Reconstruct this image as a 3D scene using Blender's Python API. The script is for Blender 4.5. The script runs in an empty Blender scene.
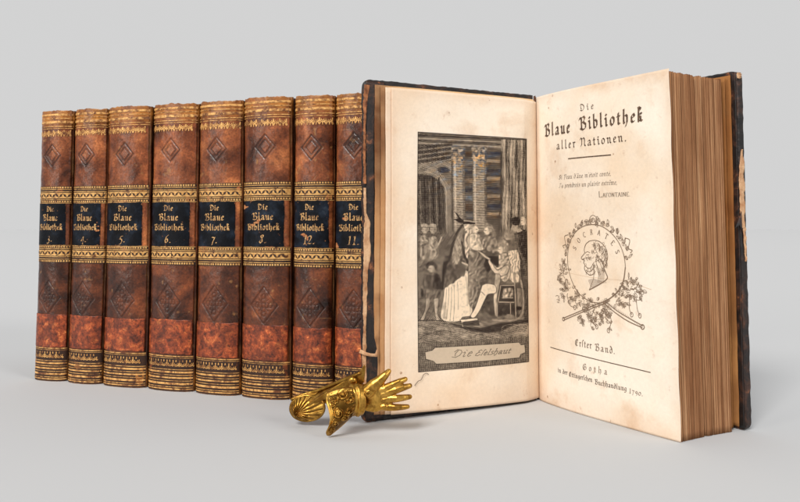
import bpy, math, random
import numpy as np
from mathutils import Vector, Matrix, noise as mnoise

# ------------------------------------------------------------------ camera, light, exposure
sc = bpy.context.scene
C = sc.collection
H = 0.170                                   # height of a volume in metres
cd = bpy.data.cameras.new('camera'); cam = bpy.data.objects.new('camera', cd); C.objects.link(cam)
cam.location = (0, 0, 0.5776 * H)
cam.rotation_euler = (math.radians(90 + 3.672), 0, 0)
cd.sensor_width = 36; cd.lens = 36.9; cd.shift_y = -0.1002
cd.clip_start = 0.01; cd.clip_end = 2000
sc.camera = cam

world = bpy.data.worlds.new('World'); sc.world = world; world.use_nodes = True
wn, wl = world.node_tree.nodes, world.node_tree.links
wn.clear()
wo = wn.new('ShaderNodeOutputWorld'); wb = wn.new('ShaderNodeBackground')
tc = wn.new('ShaderNodeTexCoord'); sx = wn.new('ShaderNodeSeparateXYZ'); mr = wn.new('ShaderNodeMapRange')
mr.interpolation_type = 'SMOOTHSTEP'
mr.inputs['From Min'].default_value = -0.35; mr.inputs['From Max'].default_value = 0.25
mixw = wn.new('ShaderNodeMix'); mixw.data_type = 'RGBA'
BG = 0.648
FLOOR_A = (0.594, 0.604, 0.615)
mixw.inputs[6].default_value = (0.15, 0.15, 0.15, 1)      # dark studio behind the camera
mixw.inputs[7].default_value = (BG, BG, BG * 1.0, 1)       # pale grey backdrop behind the books
wl.new(tc.outputs['Generated'], sx.inputs[0]); wl.new(sx.outputs['Y'], mr.inputs['Value'])
wl.new(mr.outputs[0], mixw.inputs[0]); wl.new(mixw.outputs[2], wb.inputs['Color'])
wl.new(wb.outputs[0], wo.inputs[0])

def softbox(name, direction, dist, size, power, col):
    l = bpy.data.lights.new(name, 'AREA'); l.shape = 'RECTANGLE'; l.size = size[0]; l.size_y = size[1]
    l.energy = power; l.color = col
    o = bpy.data.objects.new(name, l); C.objects.link(o)
    d = Vector(direction).normalized()
    o.location = Vector((0, 0.42, 0.08)) + d * dist
    o.rotation_euler = d.to_track_quat('Z', 'Y').to_euler()
    return o
# big softboxes well away from the set, so the light on the table does not fall off across it
softbox('key_softbox', (-0.45, -1.0, 0.95), 400, (130, 130), 1330000, (1.0, 0.975, 0.945))
softbox('strip_softbox', (-0.86, -0.60, 0.10), 400, (60, 330), 520000, (1.0, 0.94, 0.86))
softbox('fill_softbox', (0.9, -0.8, 0.55), 400, (110, 160), 420000, (1.0, 0.98, 0.96))
sc.view_settings.view_transform = 'Standard'; sc.view_settings.look = 'None'
sc.view_settings.exposure = 0; sc.view_settings.gamma = 1
sc.cycles.max_bounces = 8

# ------------------------------------------------------------------ helpers
def mesh_obj(name, verts, faces, mat=None, parent=None, smooth=False, attrs=None, uv=None, mats=None, midx=None):
    me = bpy.data.meshes.new(name)
    V = np.asarray(verts, dtype=np.float32)
    if isinstance(faces, np.ndarray):
        nf = len(faces); k = faces.shape[1]
        me.vertices.add(len(V)); me.vertices.foreach_set('co', V.ravel())
        me.loops.add(nf * k); me.loops.foreach_set('vertex_index', faces.astype(np.int32).ravel())
        me.polygons.add(nf)
        me.polygons.foreach_set('loop_start', np.arange(0, nf * k, k, dtype=np.int32))
        me.update(calc_edges=True)
    else:
        me.from_pydata([tuple(v) for v in V.tolist()], [], faces)
    me.validate()
    if smooth: me.polygons.foreach_set('use_smooth', [True] * len(me.polygons))
    for m in (mats or ([mat] if mat else [])): me.materials.append(m)
    if midx is not None: me.polygons.foreach_set('material_index', midx)
    for an, av in (attrs or {}).items():
        av = np.asarray(av, dtype=np.float32)
        if av.ndim == 1:
            a = me.attributes.new(an, 'FLOAT', 'POINT'); a.data.foreach_set('value', av)
        else:
            a = me.attributes.new(an, 'FLOAT_COLOR', 'POINT'); a.data.foreach_set('color', av.ravel())
    o = bpy.data.objects.new(name, me); C.objects.link(o)
    if parent is not None: o.parent = parent
    return o

def tag(o, label=None, cat=None, group=None, kind=None):
    if label: o['label'] = label
    if cat: o['category'] = cat
    if group: o['group'] = group
    if kind: o['kind'] = kind
    return o

def empty(name, loc, rz, label, cat, group=None):
    o = bpy.data.objects.new(name, None); C.objects.link(o); o.empty_display_size = 0.01
    o.location = loc; o.rotation_euler = (0, 0, rz)
    return tag(o, label, cat, group)

def grid_faces(nu, nv, off=0, flip=False):
    i = np.arange(nu - 1)[:, None] * nv + np.arange(nv - 1)[None, :]
    i = i.ravel() + off
    q = np.stack([i, i + nv, i + nv + 1, i + 1], 1)
    return q[:, ::-1].copy() if flip else q

def vnoise(a, b, scale, seed, octs=3):
    """value noise on arrays a,b"""
    out = np.zeros_like(a, dtype=np.float64); amp = 1.0; tot = 0
    for o in range(octs):
        rs = np.random.RandomState(seed + 17 * o)
        T = rs.rand(64, 64)
        x = a / scale * 2 ** o + 100.3; y = b / scale * 2 ** o + 100.7
        xi = np.floor(x).astype(int); yi = np.floor(y).astype(int)
        fx = x - xi; fy = y - yi; fx = fx * fx * (3 - 2 * fx); fy = fy * fy * (3 - 2 * fy)
        g = lambda i, j: T[(xi + i) % 64, (yi + j) % 64]
        out += amp * ((g(0, 0) * (1 - fx) + g(1, 0) * fx) * (1 - fy) + (g(0, 1) * (1 - fx) + g(1, 1) * fx) * fy)
        tot += amp; amp *= 0.5
    return out / tot

def closed_grid(name, F, us, vs, thick, mat, parent, attrs_fn=None, smooth=True, back_attr=True):
    """sheet with thickness. F(u,v,off)->3D numpy arrays; front at off=0 and back at off=-thick"""
    U, V = np.meshgrid(us, vs, indexing='ij'); nu, nv = U.shape
    A = np.stack(F(U, V, 0.0), -1).reshape(-1, 3); B = np.stack(F(U, V, -thick), -1).reshape(-1, 3)
    n = nu * nv
    f = [grid_faces(nu, nv), grid_faces(nu, nv, n, True)]
    idx = np.arange(n).reshape(nu, nv)
    for e, fl in ((idx[:, 0], False), (idx[:, -1], True), (idx[0, :], True), (idx[-1, :], False)):
        q = np.stack([e[:-1], e[:-1] + n, e[1:] + n, e[1:]], 1)
        f.append(q[:, ::-1] if fl else q)
    at = None
    if attrs_fn:
        at = {}
        for k, v in attrs_fn(U, V).items():
            v = v.reshape(n, -1); v = np.concatenate([v, v], 0)
            at[k] = v[:, 0] if v.shape[1] == 1 else v
    return mesh_obj(name, np.concatenate([A, B]), np.concatenate(f), mat, parent, smooth, at)

# ---- 2D stroke drawing -> quads
def nib_quads(path, nib, ang=40, hair=None):
    """sweep of a broad nib held at an angle, as quads"""
    a = math.radians(ang); nx, ny = math.cos(a) * nib / 2, math.sin(a) * nib / 2
    hair = hair or nib * 0.28
    out = []
    for (x0, y0), (x1, y1) in zip(path[:-1], path[1:]):
        dx, dy = x1 - x0, y1 - y0; L = math.hypot(dx, dy)
        if L < 1e-9: continue
        cr = abs(dx * ny - dy * nx) / L * 2
        if cr > hair:
            out.append([(x0 - nx, y0 - ny), (x1 - nx, y1 - ny), (x1 + nx, y1 + ny), (x0 + nx, y0 + ny)])
        else:
            px, py = -dy / L * hair / 2, dx / L * hair / 2
            out.append([(x0 - px, y0 - py), (x1 - px, y1 - py), (x1 + px, y1 + py), (x0 + px, y0 + py)])
    return out
def line_quads(path, w, w1=None):
    out = []; n = len(path) - 1; w1 = w if w1 is None else w1
    for i in range(n):
        (x0, y0), (x1, y1) = path[i], path[i + 1]
        dx, dy = x1 - x0, y1 - y0; L = math.hypot(dx, dy)
        if L < 1e-9: continue
        ux, uy = dx / L, dy / L
        a = (w + (w1 - w) * i / n) / 2; b = (w + (w1 - w) * (i + 1) / n) / 2
        e = min(a, b) * .5
        x0 -= ux * e; y0 -= uy * e; x1 += ux * e; y1 += uy * e
        out.append([(x0 + uy * a, y0 - ux * a), (x1 + uy * b, y1 - ux * b), (x1 - uy * b, y1 + ux * b), (x0 - uy * a, y0 + ux * a)])
    return out
def smooth_path(p, k=3):
    if len(p) < 3: return p
    out = []
    for i in range(len(p) - 1):
        p0 = p[max(i - 1, 0)]; p1 = p[i]; p2 = p[i + 1]; p3 = p[min(i + 2, len(p) - 1)]
        for j in range(k):
            t = j / k
            out.append(tuple(0.5 * (2 * b + (c - a) * t + (2 * a - 5 * b + 4 * c - d) * t * t + (-a + 3 * b - 3 * c + d) * t ** 3)
                             for a, b, c, d in zip(p0, p1, p2, p3)))
    out.append(p[-1]); return out
def ell(cx, cy, rx, ry, a0=0, a1=360, n=16):
    return [(cx + rx * math.cos(math.radians(a0 + (a1 - a0) * i / n)), cy + ry * math.sin(math.radians(a0 + (a1 - a0) * i / n))) for i in range(n + 1)]

def ribbons(name, quads, F, mat, parent, off, seg=1.0, layers=10, step=3e-6):
    """lay 2D quads (mm) on a surface F(a,b,off). Each gets its own hair-thin height so no two faces share a plane"""
    V = []; f = []
    for k, q in enumerate(quads):
        o = off + (k % layers) * step
        L = math.hypot(q[1][0] - q[0][0], q[1][1] - q[0][1]); n = max(1, int(math.ceil(L / seg)))
        base = len(V)
        for i in range(n + 1):
            t = i / n
            for A, B in ((q[0], q[1]), (q[3], q[2])):
                V.append(F(A[0] + (B[0] - A[0]) * t, A[1] + (B[1] - A[1]) * t, o))
        for i in range(n):
            a = base + 2 * i
            f.append((a, a + 2, a + 3, a + 1))
    return mesh_obj(name, V, f, mat, parent)

# ---- letter skeletons (x-height 1)
I = [(0, .85), (.14, 1.02), (.26, .85), (.26, .14), (.38, 0), (.52, .16)]
GL = {
 'i': (.55, [I, [(.18, 1.42), (.34, 1.28)]]), 'l': (.55, [[(.1, 1.62), (.24, 1.72), (.24, .15), (.37, 0), (.52, .16)]]),
 'n': (.98, [[(0, .85), (.14, 1.02), (.26, .85), (.26, .12), (.36, 0)], [(.26, .78), (.56, 1.02), (.7, .86), (.7, .14), (.82, 0), (.95, .15)]]),
 'm': (1.4, [[(0, .85), (.14, 1.02), (.26, .85), (.26, .12), (.36, 0)], [(.26, .78), (.54, 1.02), (.68, .86), (.68, .12), (.78, 0)], [(.68, .78), (.96, 1.02), (1.1, .86), (1.1, .14), (1.22, 0), (1.35, .15)]]),
 'u': (.98, [[(0, .85), (.14, 1.02), (.26, .86), (.26, .16), (.44, 0), (.68, .2)], [(.56, .9), (.7, 1.02), (.7, .14), (.82, 0), (.95, .15)]]),
 'a': (.92, [[(.12, .74), (.4, 1.02), (.64, .86), (.64, .14), (.76, 0), (.9, .15)], [(.64, .56), (.3, .46), (.12, .24), (.3, 0), (.64, .2)]]),
 'e': (.68, [[(.18, .5), (.6, .7), (.42, 1.02), (.16, .8), (.16, .2), (.36, 0), (.64, .2)]]),
 'b': (.82, [[(.02, 1.6), (.17, 1.7), (.17, .1), (.4, 0), (.68, .22), (.68, .76), (.42, 1), (.17, .8)]]),
 'd': (.82, [[(.1, 1.5), (.3, 1.6), (.68, .95), (.68, .22), (.42, 0), (.15, .2), (.15, .76), (.4, .98), (.6, .82)]]),
 'h': (.88, [[(.02, 1.6), (.17, 1.7), (.17, .15), (.3, 0)], [(.17, .8), (.48, 1.02), (.68, .84), (.68, .1), (.45, -.38)]]),
 'k': (.80, [[(.02, 1.6), (.2, 1.72), (.2, .1), (.32, 0)], [(.2, 1.66), (.5, 1.5), (.42, 1.3)], [(.2, .66), (.48, 1.0), (.62, .84)], [(.22, .62), (.5, .5), (.5, .15), (.74, .05)]]),
 'o': (.82, [[(.4, 1.02), (.14, .76), (.14, .22), (.4, 0), (.68, .26), (.68, .8), (.4, 1.02)]]),
 'r': (.66, [[(0, .85), (.14, 1.02), (.26, .85), (.26, .12), (.4, 0)], [(.26, .76), (.46, 1.02), (.62, .86)]]),
 's': (.7, [[(.62, .9), (.36, 1.02), (.16, .76), (.58, .42), (.52, .12), (.14, 0)]]),
 'S': (.5, [[(.56, 1.5), (.36, 1.68), (.22, 1.45), (.22, .0)]]),            # long s
 't': (.6, [[(.24, 1.38), (.24, .15), (.38, 0), (.56, .16)], [(.02, .96), (.5, .96)]]),
 'f': (.52, [[(.58, 1.5), (.38, 1.68), (.24, 1.45), (.24, .0)], [(.02, .96), (.5, .96)]]),
 'c': (.64, [[(.58, .86), (.36, 1.02), (.14, .76), (.14, .22), (.36, 0), (.62, .2)]]),
 'g': (.84, [[(.66, .95), (.32, 1.02), (.14, .76), (.14, .34), (.36, .12), (.66, .32)], [(.66, 1), (.66, -.2), (.42, -.48), (.12, -.34)]]),
 'p': (.84, [[(.06, .9), (.2, 1.02), (.2, -.5)], [(.2, .8), (.46, 1.02), (.7, .78), (.7, .22), (.44, 0), (.2, .15)]]),
 'v': (.84, [[(.06, .9), (.2, 1.02), (.2, .2), (.42, 0), (.68, .26), (.68, .8), (.44, 1.02)]]),
 'y': (.84, [[(.06, .9), (.2, 1.02), (.2, .3), (.42, .1), (.66, .3)], [(.68, 1), (.66, 0), (.3, -.45)]]),
 'x': (.74, [[(.1, .9), (.3, .9), (.5, .1), (.7, .1)], [(.64, .95), (.12, 0)]]),
 'z': (.7, [[(.1, .95), (.6, .95), (.12, .05), (.64, .05)]]),
 'B': (1.3, [[(-.02, 1.2), (.14, 1.52), (.4, 1.36)], [(.4, 1.5), (.4, .12)], [(.4, 1.44), (.82, 1.64), (1.06, 1.34), (.72, .95), (.45, .86)], [(.72, .93), (1.16, .64), (1.1, .14), (.7, -.02), (.16, .16)]]),
 'ε': (1.1, [[(.95, 1.4), (.65, 1.68), (.32, 1.42), (.45, 1.05), (.72, .96)], [(.5, 1.0), (.15, .6), (.22, .1), (.6, -.02), (1.0, .32)]]),
 'P': (1.1, [[(-.02, 1.2), (.14, 1.52), (.4, 1.36)], [(.4, 1.5), (.4, -.3)], [(.4, 1.44), (.82, 1.64), (1.02, 1.3), (.8, .8), (.45, .62)]]),
 '$': (1.0, [[(.9, 1.3), (.6, 1.6), (.22, 1.35), (.35, 1.0), (.8, .7), (.85, .25), (.5, -.02), (.1, .2)], [(.55, 1.45), (.5, .2)]]),
 'é': (.68, [[(.18, .5), (.6, .7), (.42, 1.02), (.16, .8), (.16, .2), (.36, 0), (.64, .2)], [(.3, 1.3), (.55, 1.65)]]),
 'ê': (.68, [[(.18, .5), (.6, .7), (.42, 1.02), (.16, .8), (.16, .2), (.36, 0), (.64, .2)], [(.15, 1.3), (.38, 1.6), (.6, 1.3)]]),
 'â': (.92, [[(.12, .74), (.4, 1.02), (.64, .86), (.64, .14), (.76, 0), (.9, .15)], [(.64, .56), (.3, .46), (.12, .24), (.3, 0), (.64, .2)], [(.2, 1.3), (.42, 1.6), (.65, 1.3)]]),
 'D': (1.3, [[(.06, 1.2), (.3, 1.62), (.82, 1.46), (1.16, 1.0), (1.1, .36), (.7, -.02), (.18, .14)], [(.46, 1.42), (.34, .82), (.5, .3)]]),
 'E': (1.2, [[(1.0, 1.3), (.72, 1.62), (.26, 1.3), (.18, .42), (.6, -.02), (1.06, .26)], [(.56, 1.5), (.52, .22)], [(.5, .86), (.92, .96)]]),
 'N': (1.4, [[(.08, 1.22), (.3, 1.62), (.52, 1.34), (.46, .22), (.18, 0)], [(.52, 1.3), (.9, 1.62), (1.12, 1.3), (1.1, .2), (1.34, 0)]]),
 'G': (1.25, [[(1.08, 1.32), (.8, 1.62), (.3, 1.3), (.14, .7), (.4, .1), (.8, -.02), (1.14, .3), (1.1, .84), (.74, .86)], [(.6, 1.4), (.56, .3)]]),
 'J': (.8, [[(.3, 1.55), (.75, 1.55)], [(.55, 1.55), (.5, .2), (.3, 0), (.1, .15)]]),
 'Z': (.95, [[(.85, 1.3), (.6, 1.6), (.25, 1.35), (.75, .5), (.6, .05), (.15, .15)]]),
 '.': (.35, [[(.1, .12), (.24, .0)]]), ',': (.35, [[(.16, .14), (.26, -.02), (.1, -.3)]]), "'": (.3, [[(.15, 1.7), (.1, 1.35)]]), ' ': (.6, []),
 '0': (.9, [ell(.42, .5, .32, .5, 90, 450, 12)]), '1': (.6, [[(.1, 1.3), (.3, 1.5), (.3, 0)], [(.1, 0), (.5, 0)]]),
 '2': (.95, [[(.15, 1.15), (.3, 1.45), (.6, 1.42), (.7, 1.1), (.5, .6), (.1, .05), (.35, .12), (.6, 0), (.82, .15)]]),
 '3': (.9, [[(.15, 1.0), (.45, 1.05), (.68, .8), (.4, .5), (.7, .2), (.55, -.35), (.2, -.45), (.1, -.25)]]),
 '4': (1.0, [[(.6, -.5), (.6, 1.05), (.08, .22), (.9, .22)]]),
 '5': (.9, [[(.8, 1.2), (.35, 1.1), (.28, .6), (.6, .6), (.72, .2), (.5, -.35), (.15, -.4)]]),
 '6': (.9, [[(.75, 1.5), (.35, 1.15), (.14, .5), (.22, .08), (.45, -.02), (.68, .2), (.62, .6), (.4, .72), (.2, .5)]]),
 '7': (.9, [[(.1, 1.0), (.3, 1.12), (.55, .95), (.8, 1.08), (.5, .3), (.35, -.4)]]),
 '8': (.9, [[(.75, 1.35), (.5, 1.5), (.25, 1.3), (.55, .75), (.65, .25), (.4, -.02), (.15, .25), (.35, .65), (.7, 1.1), (.75, 1.35)]]),
 '9': (.9, [[(.7, .8), (.45, 1.05), (.18, .8), (.22, .45), (.5, .35), (.72, .7), (.65, 0), (.3, -.45)]]),
}
ROM = {
 'S': (.9, [[(.78, 1.25), (.6, 1.5), (.3, 1.5), (.14, 1.2), (.3, .9), (.6, .7), (.8, .4), (.62, .05), (.3, 0), (.12, .3)]]),
 'O': (1.2, [ell(.58, .75, .48, .75, 90, 450, 14)]), 'C': (1.1, [ell(.6, .75, .5, .75, 45, 315, 12)]),
 'R': (1.1, [[(.22, 0), (.22, 1.5), (.65, 1.5), (.82, 1.15), (.6, .8), (.22, .8)], [(.55, .8), (.95, 0)], [(.05, 0), (.4, 0)]]),
 'A': (1.15, [[(.1, 0), (.55, 1.5), (1.0, 0)], [(.28, .5), (.85, .5)], [(0, 0), (.25, 0)], [(.85, 0), (1.12, 0)]]),
 'T': (1.1, [[(.05, 1.3), (.05, 1.5), (1.0, 1.5), (1.0, 1.3)], [(.53, 1.5), (.53, 0)], [(.35, 0), (.7, 0)]]),
 'E': (1.0, [[(.85, 1.3), (.85, 1.5), (.2, 1.5), (.2, 0), (.88, 0), (.88, .2)], [(.2, .8), (.65, .8)]]),
 'L': (1.0, [[(.2, 1.5), (.2, 0), (.85, 0), (.85, .25)], [(.05, 1.5), (.38, 1.5)]]),
 'F': (.95, [[(.82, 1.25), (.82, 1.5), (.2, 1.5), (.2, 0)], [(.2, .8), (.62, .8)], [(.05, 0), (.38, 0)]]),
 'N': (1.2, [[(.2, 0), (.2, 1.5), (.95, 0), (.95, 1.5)]]), 'I': (.5, [[(.22, 1.5), (.22, 0)], [(.05, 0), (.4, 0)], [(.05, 1.5), (.4, 1.5)]]),
 '.': (.35, [[(.1, .1), (.2, .0)]]),
}
def text_quads(s, x0, x1, base, xh, nib=.24, ang=40, glyphs=GL, slant=0, fit=True, space=.10, flipv=False, hair=None, yscale=1.0):
    """lay a line of writing between x0 and x1; x-height xh. flipv: y axis runs down the page"""
    tot = sum(glyphs.get(c, GL.get(c, (.6, [])))[0] + space for c in s) - space
    sxx = (x1 - x0) / tot if fit else xh
    out = []; x = 0
    for c in s:
        w, paths = glyphs.get(c, GL.get(c, (.6, [])))
        for p in paths:
            pp = [((x + px + slant * py) * sxx, py * xh * yscale) for px, py in p]
            for q in nib_quads(pp, nib * xh, ang, hair):
                out.append([(x0 + a, base + (-b if flipv else b)) for a, b in q])
        x += w + space
    return out

# ------------------------------------------------------------------ materials
def lin(r, g, b):
    f = lambda c: (c / 255 / 12.92) if c / 255 <= .04045 else ((c / 255 + .055) / 1.055) ** 2.4
    return (f(r), f(g), f(b), 1)
class NT:
    def __init__(s, name):
        s.m = bpy.data.materials.new(name); s.m.use_nodes = True
        s.t = s.m.node_tree; s.n = s.t.nodes; s.l = s.t.links
        s.b = s.n['Principled BSDF']
    def node(s, t, **kw):
        n = s.n.new(t)
        for k, v in kw.items():
            if k.startswith('i_'):
                key = k[2:]; key = int(key) if key.isdigit() else key.replace('_', ' ')
                if isinstance(v, bpy.types.NodeSocket): s.l.new(v, n.inputs[key])
                else: n.inputs[key].default_value = v
            else: setattr(n, k, v)
        return n
    def coord(s, kind='Object', seed=True, scale=(1, 1, 1)):
        c = s.node('ShaderNodeTexCoord').outputs[kind]
        if seed:
            oi = s.node('ShaderNodeObjectInfo')
            mu = s.node('ShaderNodeMath', operation='MULTIPLY', i_0=oi.outputs['Random'], i_1=37.0)
            va = s.node('ShaderNodeVectorMath', operation='ADD'); s.l.new(c, va.inputs[0]); s.l.new(mu.outputs[0], va.inputs[1]); c = va.outputs[0]
        mp = s.node('ShaderNodeMapping'); s.l.new(c, mp.inputs[0]); mp.inputs['Scale'].default_value = scale
        return mp.outputs[0]
    def noise(s, vec, scale, detail=5, rough=.55, dist=0):
        n = s.node('ShaderNodeTexNoise', i_Scale=scale, i_Detail=detail, i_Roughness=rough, i_Distortion=dist)
        s.l.new(vec, n.inputs['Vector']); return n.outputs['Fac']
    def ramp(s, fac, stops, interp='LINEAR'):
        r = s.node('ShaderNodeValToRGB'); s.l.new(fac, r.inputs[0]); e = r.color_ramp.elements; r.color_ramp.interpolation = interp
        while len(e) < len(stops): e.new(0.5)
        for k, (p, c) in enumerate(stops):
            e[k].position = p; e[k].color = c if isinstance(c, tuple) else (c, c, c, 1)
        return r.outputs[0]
    def mix(s, fac, a, b, mode='MIX'):
        m = s.node('ShaderNodeMix', data_type='RGBA', blend_type=mode)
        for v, k in ((fac, 0), (a, 6), (b, 7)):
            if isinstance(v, bpy.types.NodeSocket): s.l.new(v, m.inputs[k])
            else: m.inputs[k].default_value = v
        return m.outputs[2]
    def math(s, op, a, b=0.0, c=None, clamp=False):
        m = s.node('ShaderNodeMath', operation=op, use_clamp=clamp)
        for v, k in ((a, 0), (b, 1), (c, 2)):
            if v is None: continue
            if isinstance(v, bpy.types.NodeSocket): s.l.new(v, m.inputs[k])
            else: m.inputs[k].default_value = v
        return m.outputs[0]
    def attr(s, name): return s.node('ShaderNodeAttribute', attribute_name=name)
    def set(s, **kw):
        for k, v in kw.items():
            k = k.replace('_', ' ')
            if isinstance(v, bpy.types.NodeSocket): s.l.new(v, s.b.inputs[k])
            else: s.b.inputs[k].default_value = v
    def bump(s, h, dist=.0002, strength=1.0, normal=None):
        b = s.node('ShaderNodeBump', i_Distance=dist, i_Strength=strength); s.l.new(h, b.inputs['Height'])
        if normal is not None: s.l.new(normal, b.inputs['Normal'])
        s.l.new(b.outputs[0], s.b.inputs['Normal']); return b.outputs[0]

def spine_leather():
    m = NT('tooled calf leather'); v = m.coord()
    n1 = m.noise(v, 55, 6, .62, .4); n2 = m.noise(v, 190, 5, .6); n3 = m.noise(v, 900, 3, .6)
    up = m.ramp(n1, [(.30, lin(44, 21, 12)), (.43, lin(102, 53, 29)), (.56, lin(144, 80, 45)), (.74, lin(204, 126, 72))])
    lo = m.ramp(n1, [(.28, lin(24, 12, 7)), (.45, lin(70, 35, 19)), (.62, lin(116, 60, 31)), (.78, lin(168, 98, 50))])
    zone = m.attr('zone').outputs['Fac']
    col = m.mix(zone, up, lo)
    oi = m.node('ShaderNodeObjectInfo'); tone = m.ramp(oi.outputs['Random'], [(0.0, (.80, .76, .74, 1)), (1.0, (1.16, 1.10, 1.04, 1))])
    col = m.mix(1.0, col, tone, 'MULTIPLY')
    spots = m.ramp(n2, [(.30, .28), (.43, .92), (.58, 1.05), (.72, 1.75)])
    col = m.mix(.62, col, spots, 'MULTIPLY')
    big = m.ramp(m.noise(v, 26, 4, .6, .6), [(.36, .55), (.50, 1.0), (.66, 1.22)]); col = m.mix(.55, col, big, 'MULTIPLY')
    fine = m.ramp(n3, [(.3, .55), (.5, 1.0), (.72, 1.5)]); col = m.mix(.75, col, fine, 'MULTIPLY')
    wear = m.attr('wear').outputs['Fac']
    col = m.mix(wear, col, m.ramp(n2, [(.3, lin(120, 72, 38)), (.7, lin(205, 150, 92))]))
    tool_and_shade = m.attr('tool_and_shade').outputs['Fac']
    col = m.mix(tool_and_shade, col, lin(34, 16, 10))  # darkens tooling and joints, plus the shade painted on the flanks
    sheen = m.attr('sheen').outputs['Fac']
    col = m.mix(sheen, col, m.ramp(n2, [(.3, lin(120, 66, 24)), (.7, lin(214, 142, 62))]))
    m.set(Base_Color=col, Roughness=m.ramp(n1, [(.3, .25), (.7, .38)]), Specular_IOR_Level=.45)
    b1 = m.bump(m.math('ADD', m.math('MULTIPLY', n3, .5), n2), .00022, .8)
    return m.m
def gold_leaf():
    m = NT('worn gold leaf'); v = m.coord()
    n = m.noise(v, 420, 4, .65); n2 = m.noise(v, 140, 4, .6)
    mask = m.math('ADD', m.math('MULTIPLY', n, .6), m.math('MULTIPLY', n2, .5))
    worn = m.ramp(mask, [(.42, 1.0), (.58, 0.0)])
    col = m.mix(worn, m.ramp(n, [(.3, lin(188, 124, 62)), (.7, lin(246, 192, 116))]), lin(104, 56, 26))
    m.set(Base_Color=col, Metallic=m.math('MULTIPLY', m.math('SUBTRACT', 1.0, worn), .18), Roughness=.42)
    m.bump(n, .0001, .6); return m.m
def band_gold():
    m = NT('bright gold leaf'); v = m.coord(); n = m.noise(v, 420, 4, .65); n2 = m.noise(v, 160, 4, .6)
    worn = m.ramp(m.math('ADD', m.math('MULTIPLY', n, .6), m.math('MULTIPLY', n2, .5)), [(.40, 1.0), (.49, 0.0)])
    col = m.mix(worn, m.ramp(n, [(.3, lin(184, 128, 66)), (.7, lin(236, 188, 116))]), lin(96, 54, 26))
    m.set(Base_Color=col, Metallic=.15, Roughness=.40); m.bump(n, .0001, .6); return m.m
def letter_gold():
    m = NT('gilt lettering'); v = m.coord()
    n = m.noise(v, 600, 4, .65)
    worn = m.ramp(n, [(.37, 1.0), (.46, 0.0)])
    col = m.mix(worn, m.ramp(n, [(.4, lin(166, 118, 66)), (.7, lin(226, 182, 120))]), lin(60, 42, 32))
    m.set(Base_Color=col, Metallic=m.math('MULTIPLY', m.math('SUBTRACT', 1.0, worn), .15), Roughness=.45)
    return m.m
def simple(name, c0, c1, scale=80, rough=.6, bump=.0001, metal=0, seed=True, stretch=(1, 1, 1), spec=.4):
    m = NT(name); v = m.coord(seed=seed, scale=stretch); n = m.noise(v, scale, 6, .6)
    m.set(Base_Color=m.ramp(n, [(.3, c0), (.7, c1)]), Roughness=rough, Metallic=metal, Specular_IOR_Level=spec)
    m.bump(m.noise(v, scale * 5, 4, .6), bump, .8); return m.m
def label_leather():
    m = NT('black title leather'); v = m.coord(); n = m.noise(v, 120, 6, .6); n3 = m.noise(v, 800, 3, .6)
    col = m.ramp(n, [(.30, lin(4, 4, 7)), (.50, lin(14, 17, 24)), (.66, lin(32, 40, 52)), (.8, lin(66, 74, 84))])
    chip = m.attr('chip').outputs['Fac']
    col = m.mix(chip, col, m.ramp(n3, [(.3, lin(150, 84, 48)), (.7, lin(215, 150, 100))]))
    m.set(Base_Color=col, Roughness=.42, Specular_IOR_Level=.14); m.bump(m.math('ADD', n3, n), .00014, .8); return m.m
def red_leather():
    m = NT('rubbed red leather'); v = m.coord(); n = m.noise(v, 230, 7, .72, .3); n2 = m.noise(v, 620, 5, .7, .2)
    col = m.ramp(n, [(.30, lin(60, 26, 14)), (.44, lin(116, 50, 26)), (.56, lin(162, 74, 36)), (.70, lin(222, 130, 70))])
    bl = m.ramp(m.noise(v, 90, 5, .65, .5), [(.38, .55), (.50, 1.0), (.64, 1.25)]); col = m.mix(.9, col, bl, 'MULTIPLY')
    sp = m.ramp(n2, [(.34, .22), (.46, .9), (.58, 1.05), (.68, 1.8)]); col = m.mix(.9, col, sp, 'MULTIPLY')
    m.set(Base_Color=col, Roughness=.40, Specular_IOR_Level=.45); m.bump(n2, .00022, .8); return m.m
def paper(name, base, dark, edge, fox=1.0):
    m = NT(name); v = m.coord(seed=False)
    n = m.noise(v, 38, 6, .6, .3); n2 = m.noise(v, 150, 6, .65); n3 = m.noise(v, 14, 4, .55)
    n4 = m.noise(v, 620, 3, .6)
    col = m.ramp(n3, [(.36, dark), (.58, base)])
    col = m.mix(m.math('MULTIPLY', m.ramp(n, [(.56, 0.0), (.74, 1.0)]), .42 * fox), col, lin(206, 158, 108))
    col = m.mix(m.math('MULTIPLY', m.ramp(n2, [(.62, 0.0), (.74, 1.0)]), .38 * fox), col, lin(184, 134, 92))
    col = m.mix(.5, col, m.ramp(n4, [(.3, .90), (.7, 1.05)]), 'MULTIPLY')
    vo = m.node('ShaderNodeTexVoronoi', i_Scale=95.0); m.l.new(v, vo.inputs['Vector'])
    dot = m.ramp(vo.outputs['Distance'], [(.05, 1.0), (.085, 0.0)])
    gate = m.ramp(n2, [(.50, 0.0), (.56, .7)])
    col = m.mix(m.math('MULTIPLY', dot, gate), col, lin(150, 100, 60))
    e = m.attr('edge').outputs['Fac']
    efac = m.math('MULTIPLY', e, m.ramp(n, [(.3, .35), (.65, 1.0)]))
    col = m.mix(efac, col, edge)
    st = m.attr('stain').outputs['Fac']
    col = m.mix(m.math('MULTIPLY', st, m.ramp(n, [(.3, .7), (.7, 1.0)])), col, lin(92, 48, 24))
    m.set(Base_Color=col, Roughness=.85, Specular_IOR_Level=.2)
    m.bump(m.math('ADD', m.math('MULTIPLY', n4, .35), m.math('MULTIPLY', n, 2.0)), .00035, .5)
    return m.m
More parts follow.
